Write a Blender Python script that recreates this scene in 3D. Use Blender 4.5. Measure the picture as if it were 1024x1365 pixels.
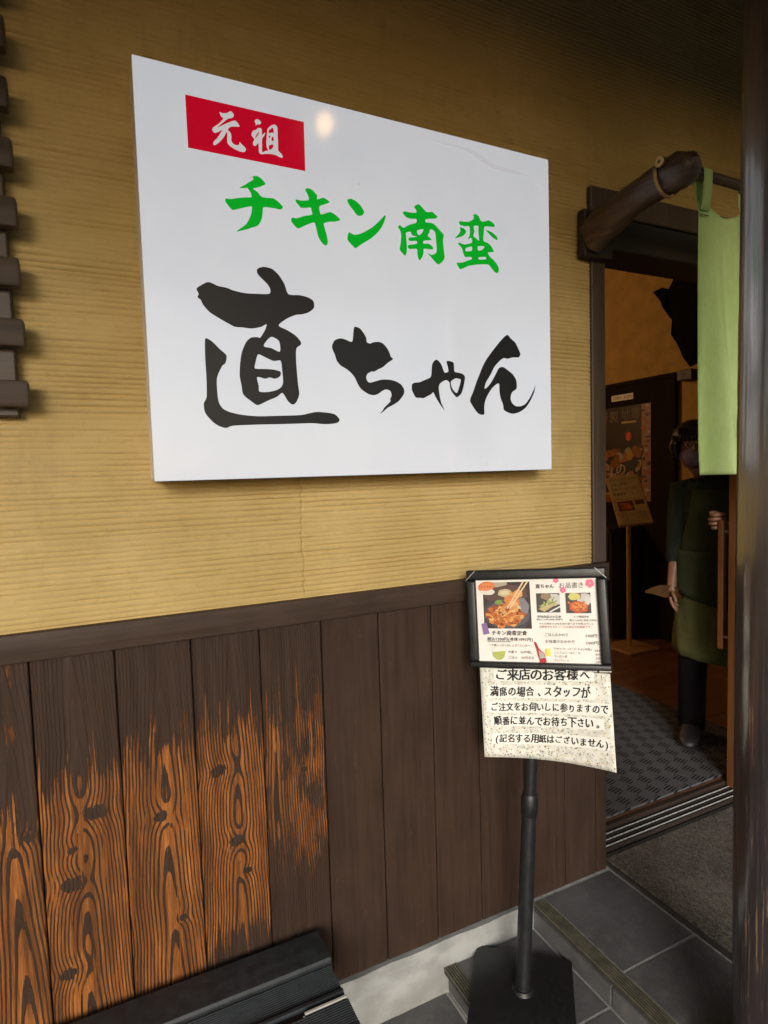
import bpy, bmesh, math, random
import numpy as np
from mathutils import Vector, Matrix
random.seed(7); rng = np.random.default_rng(7)
R = math.radians
for o in list(bpy.data.objects): bpy.data.objects.remove(o, do_unlink=True)
SC = bpy.context.scene
COL = SC.collection

# ------------------------------------------------------------------ camera
CAM_POS = Vector((0.0, -1.5, 1.587))
def camera():
    yaw, pit, rol = 0.444308, -0.0657238, -0.029665
    fwd = Vector((math.sin(yaw)*math.cos(pit), math.cos(yaw)*math.cos(pit), math.sin(pit)))
    rt = Vector((math.cos(yaw), -math.sin(yaw), 0)); up = rt.cross(fwd)
    r2 = rt*math.cos(rol) + up*math.sin(rol); u2 = up*math.cos(rol) - rt*math.sin(rol)
    cd = bpy.data.cameras.new('camera'); co = bpy.data.objects.new('camera', cd); COL.objects.link(co)
    m = Matrix((r2, u2, -fwd)).transposed().to_4x4(); m.translation = CAM_POS
    co.matrix_world = m
    cd.sensor_fit = 'HORIZONTAL'; cd.sensor_width = 36; cd.lens = 793.41/1024*36
    cd.clip_start = .02; cd.clip_end = 3000
    SC.camera = co
camera()

# ------------------------------------------------------------------ sky, sun, exposure
SUN_EL, SUN_AZ = R(19), R(205)          # azimuth clockwise from +Y: the light comes from the street side, slightly from the left
world = bpy.data.worlds.new('World'); SC.world = world; world.use_nodes = True
wn = world.node_tree; bg = wn.nodes['Background']
sky = wn.nodes.new('ShaderNodeTexSky'); sky.sky_type = 'NISHITA'; sky.sun_disc = False
sky.sun_elevation = SUN_EL; sky.sun_rotation = SUN_AZ
sky.air_density = 1.0; sky.dust_density = 2.0; sky.ozone_density = 1.0
wn.links.new(sky.outputs[0], bg.inputs[0]); bg.inputs[1].default_value = 0.10
sd = bpy.data.lights.new('sun', 'SUN'); sd.energy = 1.5; sd.angle = R(22); sd.color = (1, 1, 1)
so = bpy.data.objects.new('sun', sd); COL.objects.link(so)
sdir = Vector((math.sin(SUN_AZ)*math.cos(SUN_EL), math.cos(SUN_AZ)*math.cos(SUN_EL), math.sin(SUN_EL)))
so.rotation_euler = sdir.to_track_quat('Z', 'Y').to_euler()
SC.view_settings.view_transform = 'Standard'; SC.view_settings.look = 'None'
SC.view_settings.gamma = 1; SC.view_settings.use_curve_mapping = False
SC.view_settings.exposure = 0.65
SC.cycles.use_denoising = True
SC.cycles.max_bounces = 6; SC.cycles.diffuse_bounces = 4; SC.cycles.use_adaptive_sampling = True; SC.cycles.adaptive_threshold = .02; SC.cycles.caustics_reflective = False; SC.cycles.caustics_refractive = False

# ------------------------------------------------------------------ helpers: materials
class Sk:
    """a node socket with arithmetic"""
    def __init__(s, nt, k): s.nt, s.k = nt, k
    def _m(s, op, *a, clamp=False):
        n = s.nt.nodes.new('ShaderNodeMath'); n.operation = op; n.use_clamp = clamp
        for i, v in enumerate((s,)+a):
            if isinstance(v, Sk): s.nt.links.new(v.k, n.inputs[i])
            else: n.inputs[i].default_value = v
        return Sk(s.nt, n.outputs[0])
    def __add__(s, o): return s._m('ADD', o)
    __radd__ = __add__
    def __sub__(s, o): return s._m('SUBTRACT', o)
    def __rsub__(s, o): return s._m('MULTIPLY', -1.0)._m('ADD', o)
    def __mul__(s, o): return s._m('MULTIPLY', o)
    __rmul__ = __mul__
    def __truediv__(s, o): return s._m('DIVIDE', o)
    def sqrt(s): return s._m('SQRT')
    def abs(s): return s._m('ABSOLUTE')
    def sin(s): return s._m('SINE')
    def exp(s): return s._m('EXPONENT')
    def frac(s): return s._m('FRACT')
    def max(s, o): return s._m('MAXIMUM', o)
    def min(s, o): return s._m('MINIMUM', o)
    def gt(s, o): return s._m('GREATER_THAN', o)
    def clamp(s): return s._m('ADD', 0.0, clamp=True)
    def step(s, lo, hi):
        n = s.nt.nodes.new('ShaderNodeMapRange'); n.interpolation_type = 'SMOOTHSTEP'
        s.nt.links.new(s.k, n.inputs[0]); n.inputs[1].default_value = lo; n.inputs[2].default_value = hi
        return Sk(s.nt, n.outputs[0])
class Mat:
    def __init__(s, name, rough=.6, spec=.5):
        s.m = bpy.data.materials.new(name); s.m.use_nodes = True; s.nt = s.m.node_tree
        s.b = s.nt.nodes['Principled BSDF']; s.b.inputs['Roughness'].default_value = rough
        s.b.inputs['Specular IOR Level'].default_value = spec
    def pos(s, obj=False):
        if obj:
            n = s.nt.nodes.new('ShaderNodeTexCoord'); v = n.outputs['Object']
        else:
            n = s.nt.nodes.new('ShaderNodeNewGeometry'); v = n.outputs['Position']
        x = s.nt.nodes.new('ShaderNodeSeparateXYZ'); s.nt.links.new(v, x.inputs[0])
        return [Sk(s.nt, x.outputs[i]) for i in range(3)]
    def rnd(s):
        n = s.nt.nodes.new('ShaderNodeObjectInfo'); return Sk(s.nt, n.outputs['Random'])
    def vec(s, x, y, z):
        n = s.nt.nodes.new('ShaderNodeCombineXYZ')
        for i, v in enumerate((x, y, z)):
            if isinstance(v, Sk): s.nt.links.new(v.k, n.inputs[i])
            else: n.inputs[i].default_value = v
        return n.outputs[0]
    def noise(s, x, y, z, detail=3, rough=.55, dist=0):
        n = s.nt.nodes.new('ShaderNodeTexNoise'); n.inputs['Scale'].default_value = 1
        n.inputs['Detail'].default_value = detail; n.inputs['Roughness'].default_value = rough
        n.inputs['Distortion'].default_value = dist
        s.nt.links.new(s.vec(x, y, z), n.inputs['Vector']); return Sk(s.nt, n.outputs[0])
    def voro(s, x, y, z, feat='F1'):
        n = s.nt.nodes.new('ShaderNodeTexVoronoi'); n.feature = feat; n.inputs['Scale'].default_value = 1
        s.nt.links.new(s.vec(x, y, z), n.inputs['Vector']); return Sk(s.nt, n.outputs['Distance'])
    def mix(s, f, a, b):
        n = s.nt.nodes.new('ShaderNodeMix'); n.data_type = 'RGBA'
        if isinstance(f, Sk): s.nt.links.new(f.k, n.inputs[0])
        else: n.inputs[0].default_value = f
        for i, c in ((6, a), (7, b)):
            if isinstance(c, tuple): n.inputs[i].default_value = (*c, 1)
            else: s.nt.links.new(c, n.inputs[i])
        return n.outputs[2]
    def color(s, c):
        if isinstance(c, tuple): s.b.inputs['Base Color'].default_value = (*c, 1)
        else: s.nt.links.new(c, s.b.inputs['Base Color'])
        return s
    def rough(s, k): s.nt.links.new(k.k, s.b.inputs['Roughness']); return s
    def bump(s, h, dist, strength=1):
        n = s.nt.nodes.new('ShaderNodeBump'); n.inputs['Strength'].default_value = strength
        n.inputs['Distance'].default_value = dist
        s.nt.links.new(h.k, n.inputs['Height']); s.nt.links.new(n.outputs[0], s.b.inputs['Normal']); return s
    def emit(s, c, e):
        s.b.inputs['Emission Color'].default_value = (*c, 1); s.b.inputs['Emission Strength'].default_value = e; return s

def plain(name, c, rough=.6, var=.12, scale=25, bump=.0004, spec=.5, stretch=(1, 1, 1), c2=None):
    M = Mat(name, rough, spec); x, y, z = M.pos()
    n = M.noise(x*scale*stretch[0], y*scale*stretch[1], z*scale*stretch[2], 5)
    lo = tuple(v*(1-var) for v in c); hi = c2 or tuple(v*(1+var) for v in c)
    M.color(M.mix(n.step(.3, .7), lo, hi)); M.bump(n, bump)
    M.rough(n*.2 + (rough-.1))
    return M.m

def wood(name, dark, light, rough=.5, axis=2, freq=14, bump=.0006, gloss=.5, seed=0.0):
    """painted or stained timber: fine grain along one axis"""
    M = Mat(name, rough, gloss); p = M.pos(); r = M.rnd()*17+seed
    s = [freq*6, freq*6, freq*6]; s[axis] = freq*.22
    q = [p[i]*s[i] for i in range(3)]
    g = M.noise(q[0]+r, q[1], q[2]+r, 5, .6, .4)
    big = M.noise(p[0]*5+r, p[1]*5, p[2]*3, 3)
    f = (g*.65+big*.35).step(.33, .68)
    M.color(M.mix(f, dark, light)); M.bump(g, bump); M.rough(g*.3+(rough-.15))
    return M.m

# ------------------------------------------------------------------ helpers: meshes and objects
def mesh_obj(name, me, m=None, parent=None, loc=None):
    o = bpy.data.objects.new(name, me); COL.objects.link(o)
    if m is not None:
        if not me.materials: me.materials.append(m)
    if loc is not None: o.location = loc
    if parent is not None: attach(o, parent)
    return o
def attach(o, parent):
    o.parent = parent
    w = parent.location if parent.get('_base') else Vector((0, 0, 0))
    o.matrix_parent_inverse = Matrix.Translation(-w)
def thing(name, label, cat, loc=(0, 0, 0), group=None):
    o = bpy.data.objects.new(name, None); COL.objects.link(o); o.location = loc; o['_base'] = 1
    o.empty_display_size = .1
    return tag(o, label, cat, group)
def tag(o, label, cat, group=None):
    o['label'] = label; o['category'] = cat
    if group: o['group'] = group
    return o
def struct(o): o['kind'] = 'structure'; return o

class MB:
    """collects geometry for one mesh"""
    def __init__(s): s.bm = bmesh.new()
    def box(s, lo, hi, bev=0, seg=1, M=None):
        r = bmesh.ops.create_cube(s.bm, size=1); vs = r['verts']
        c = (Vector(lo)+Vector(hi))/2; d = Vector(hi)-Vector(lo)
        for v in vs: v.co = Vector((v.co.x*d.x, v.co.y*d.y, v.co.z*d.z)) + c
        if bev:
            es = list({e for v in vs for e in v.link_edges})
            rr = bmesh.ops.bevel(s.bm, geom=es, offset=bev, segments=seg, affect='EDGES', profile=.5)
            vs = list({v for f in rr['faces'] for v in f.verts} | {v for v in vs if v.is_valid})
        if M is not None:
            for v in vs: v.co = M @ v.co
        return s
    def tube(s, pts, rad, n=12, cap=True, flat=None):
        pts = [Vector(p) for p in pts]; rings = []
        if not hasattr(rad, '__len__'): rad = [rad]*len(pts)
        prev = None
        for i, p in enumerate(pts):
            t = (pts[min(i+1, len(pts)-1)] - pts[max(i-1, 0)]).normalized()
            if prev is None:
                a = t.orthogonal().normalized()
                if abs(t.z) > .5: a = (Vector((1, 0, 0)) - t*t.x).normalized()
                else: a = (Vector((0, 0, 1)) - t*t.z).normalized()
            else: a = (prev - t*prev.dot(t)).normalized()
            prev = a; b = t.cross(a)
            ra, rb = (rad[i], rad[i]) if not hasattr(rad[i], '__len__') else rad[i]
            rings.append([s.bm.verts.new(p + a*math.cos(k*2*math.pi/n)*ra + b*math.sin(k*2*math.pi/n)*rb) for k in range(n)])
        for i in range(len(rings)-1):
            for k in range(n):
                s.bm.faces.new((rings[i][k], rings[i][(k+1) % n], rings[i+1][(k+1) % n], rings[i+1][k]))
        if cap:
            s.bm.faces.new(list(reversed(rings[0]))); s.bm.faces.new(rings[-1])
        return s
    def loft(s, rings, cap=True, closed=True):
        rv = [[s.bm.verts.new(Vector(p)) for p in r] for r in rings]; n = len(rings[0])
        for i in range(len(rv)-1):
            for k in range(n if closed else n-1):
                s.bm.faces.new((rv[i][k], rv[i][(k+1) % n], rv[i+1][(k+1) % n], rv[i+1][k]))
        if cap and closed:
            s.bm.faces.new(list(reversed(rv[0]))); s.bm.faces.new(rv[-1])
        return s
    def ball(s, c, r, sub=3, M=None):
        rr = bmesh.ops.create_icosphere(s.bm, subdivisions=sub, radius=1)
        if not hasattr(r, '__len__'): r = (r, r, r)
        for v in rr['verts']:
            q = Vector((v.co.x*r[0], v.co.y*r[1], v.co.z*r[2]))
            if M is not None: q = M @ q
            v.co = q + Vector(c)
        return s
    def prism(s, outline, f0, f1):
        """outline: 2-D points; f0, f1 map a point to the two faces"""
        a = [s.bm.verts.new(f0(p)) for p in outline]; b = [s.bm.verts.new(f1(p)) for p in outline]
        n = len(a)
        s.bm.faces.new(a); s.bm.faces.new(list(reversed(b)))
        for i in range(n): s.bm.faces.new((a[i], b[i], b[(i+1) % n], a[(i+1) % n]))
        return s
    def done(s, name, m, parent=None, smooth=None, loc=None, T=None):
        if T is not None:
            for v in s.bm.verts: v.co = T @ v.co
        bmesh.ops.recalc_face_normals(s.bm, faces=s.bm.faces)
        me = bpy.data.meshes.new(name); s.bm.to_mesh(me); s.bm.free()
        if smooth is not None:
            if smooth is True: me.shade_smooth()
            else:
                me.shade_smooth(); me.set_sharp_from_angle(angle=R(smooth))
        return mesh_obj(name, me, m, parent, loc)

def pydata(name, verts, faces, m, parent=None, smooth=False, colors=None):
    me = bpy.data.meshes.new(name); me.from_pydata([tuple(v) for v in verts], [], faces)
    if colors is not None:
        at = me.color_attributes.new('ink', 'FLOAT_COLOR', 'CORNER')
        buf = []
        for f, c in zip(faces, colors): buf += [*c, 1.0]*len(f)
        at.data.foreach_set('color', buf)
    if smooth: me.shade_smooth()
    return mesh_obj(name, me, m, parent)
def copy_part(o, loc, parent):
    c = o.copy(); COL.objects.link(c); c.location = loc; attach(c, parent); return c

def vnoise(x, y, seed=0):
    r = np.random.default_rng(seed).random((257, 257))
    xi = np.floor(x).astype(int); yi = np.floor(y).astype(int); fx = x-xi; fy = y-yi
    fx = fx*fx*(3-2*fx); fy = fy*fy*(3-2*fy)
    a = r[xi % 257, yi % 257]; b = r[(xi+1) % 257, yi % 257]; c = r[xi % 257, (yi+1) % 257]; d = r[(xi+1) % 257, (yi+1) % 257]
    return (a*(1-fx)+b*fx)*(1-fy)+(c*(1-fx)+d*fx)*fy
def grid_mesh(name, P, m, parent=None, smooth=True):
    """P: (rows, cols, 3) array"""
    h, w, _ = P.shape; me = bpy.data.meshes.new(name)
    me.vertices.add(h*w); me.vertices.foreach_set('co', P.reshape(-1).astype(np.float32))
    i = np.arange(h*w).reshape(h, w)
    q = np.stack([i[:-1, :-1], i[:-1, 1:], i[1:, 1:], i[1:, :-1]], -1).reshape(-1)
    nf = (h-1)*(w-1); me.loops.add(nf*4); me.loops.foreach_set('vertex_index', q.astype(np.int32))
    me.polygons.add(nf); me.polygons.foreach_set('loop_start', np.arange(0, nf*4, 4, dtype=np.int32))
    me.polygons.foreach_set('loop_total', np.full(nf, 4, np.int32)); me.update(calc_edges=True)
    if smooth: me.shade_smooth()
    return mesh_obj(name, me, m, parent)

# lettering ---------------------------------------------------------
def smooth_loop(pts, k=3):
    out = []; n = len(pts)
    for i in range(n):
        p0, p1, p2, p3 = (np.array(pts[(i+j-1) % n]) for j in range(4))
        sharp = np.dot(p1-p0, p2-p1) < .15*np.linalg.norm(p1-p0)*np.linalg.norm(p2-p1)
        for j in range(k):
            t = j/k
            q = .5*((2*p1)+(-p0+p2)*t+(2*p0-5*p1+4*p2-p3)*t*t+(-p0+3*p1-3*p2+p3)*t**3)
            lin = p1+(p2-p1)*t
            out.append(tuple(q*.75+lin*.25))
    return out
def outline_mesh(loops, thick=.0004, smooth=True):
    """2-D filled outlines (holes by even-odd) as a thin mesh in the XY plane"""
    cu = bpy.data.curves.new('outline', 'CURVE'); cu.dimensions = '2D'; cu.fill_mode = 'BOTH'; cu.extrude = thick
    for l in loops:
        l2 = smooth_loop(l) if smooth else l
        sp = cu.splines.new('POLY'); sp.points.add(len(l2)-1); sp.use_cyclic_u = True
        for pt, q in zip(sp.points, l2): pt.co = (q[0], q[1], 0, 1)
    o = bpy.data.objects.new('outline', cu); COL.objects.link(o)
    dg = bpy.context.evaluated_depsgraph_get(); dg.update()
    me = bpy.data.meshes.new_from_object(o.evaluated_get(dg))
    bpy.data.objects.remove(o, do_unlink=True); bpy.data.curves.remove(cu)
    return me
_gl = {}
_tc = bpy.data.curves.new('glyph', 'FONT'); _to = bpy.data.objects.new('glyph', _tc); COL.objects.link(_to)
def glyph(ch, bold=.0):
    key = (ch, bold)
    if key not in _gl:
        _tc.body = ch; _tc.size = 1; _tc.offset = bold; _tc.resolution_u = 2
        dg = bpy.context.evaluated_depsgraph_get(); dg.update()
        me = bpy.data.meshes.new_from_object(_to.evaluated_get(dg))
        v = np.array([q.co[:2] for q in me.vertices]).reshape(-1, 2); f = [tuple(p.vertices) for p in me.polygons]
        bpy.data.meshes.remove(me); _gl[key] = (v, f)
    return _gl[key]
def text_line(body, x0, x1, yc, bold=.012, jit=.04, seed=1, size=None, slope=0., squash=1.):
    """one written line between x0 and x1: 2-D vertices and faces"""
    rr = random.Random(seed); W = [.55 if ord(c) < 256 else 1. for c in body]; tot = sum(W)
    s = (x1-x0)/tot; h = (size or s*.98); V = []; F = []; x = x0
    for c, w in zip(body, W):
        v, f = glyph(c, 0.)
        if len(v):
            cx = (v[:, 0].min()+v[:, 0].max())/2; a = rr.gauss(0, jit); k = 1+rr.gauss(0, jit)
            cy = .36
            p = np.stack([(v[:, 0]-cx)*s*.98*k, (v[:, 1]-cy)*h*k*squash], 1)
            p[:, 0] += p[:, 1]*.08
            p = p @ np.array([[math.cos(a), math.sin(a)], [-math.sin(a), math.cos(a)]])
            xm = x+s*w/2
            p += (xm, yc+slope*(xm-x0)+rr.gauss(0, jit)*s*.4)
            for j, (ox, oy) in enumerate(((0, 0), (bold, 0), (-bold, 0), (0, bold)) if bold > 0 else ((0, 0),)):   # the stroke gets its width from shifted passes
                b = len(V); V += [(q[0]+ox*s, q[1]+oy*s, j) for q in p]; F += [tuple(i+b for i in q) for q in f]
        x += s*w
    return V, F
class Print:
    """flat printed shapes on one sheet: polygons with an ink colour, laid over each other in thin layers"""
    def __init__(s): s.v, s.f, s.c, s.lay = [], [], [], 0
    def poly(s, pts, c, up=1):
        s.lay += up; b = len(s.v); s.v += [(p[0], p[1], s.lay) for p in pts]; s.f.append(tuple(range(b, b+len(pts)))); s.c.append(c); return s
    def rect(s, x0, y0, x1, y1, c, up=1): return s.poly([(x0, y0), (x1, y0), (x1, y1), (x0, y1)], c, up)
    def blob(s, cx, cy, rx, ry, c, n=14, wob=.12, rot=0, seed=None, up=1):
        rr = random.Random(seed if seed is not None else len(s.f)); P = []
        for i in range(n):
            a = i*2*math.pi/n; k = 1+rr.uniform(-wob, wob); u, w = math.cos(a)*rx*k, math.sin(a)*ry*k
            P.append((cx+u*math.cos(rot)-w*math.sin(rot), cy+u*math.sin(rot)+w*math.cos(rot)))
        return s.poly(P, c, up)
    def text(s, V, F, c):
        s.lay += 1; b = len(s.v); s.v += [(p[0], p[1], s.lay+p[2]) for p in V]; s.lay += 3
        s.f += [tuple(i+b for i in q) for q in F]; s.c += [c]*len(F); return s
    def done(s, name, place, m, parent, step=.00004):
        """place(u, v, height) -> world point"""
        return pydata(name, [place(x, y, .0004+l*step) for x, y, l in s.v], s.f, m, parent, colors=s.c)
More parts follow.
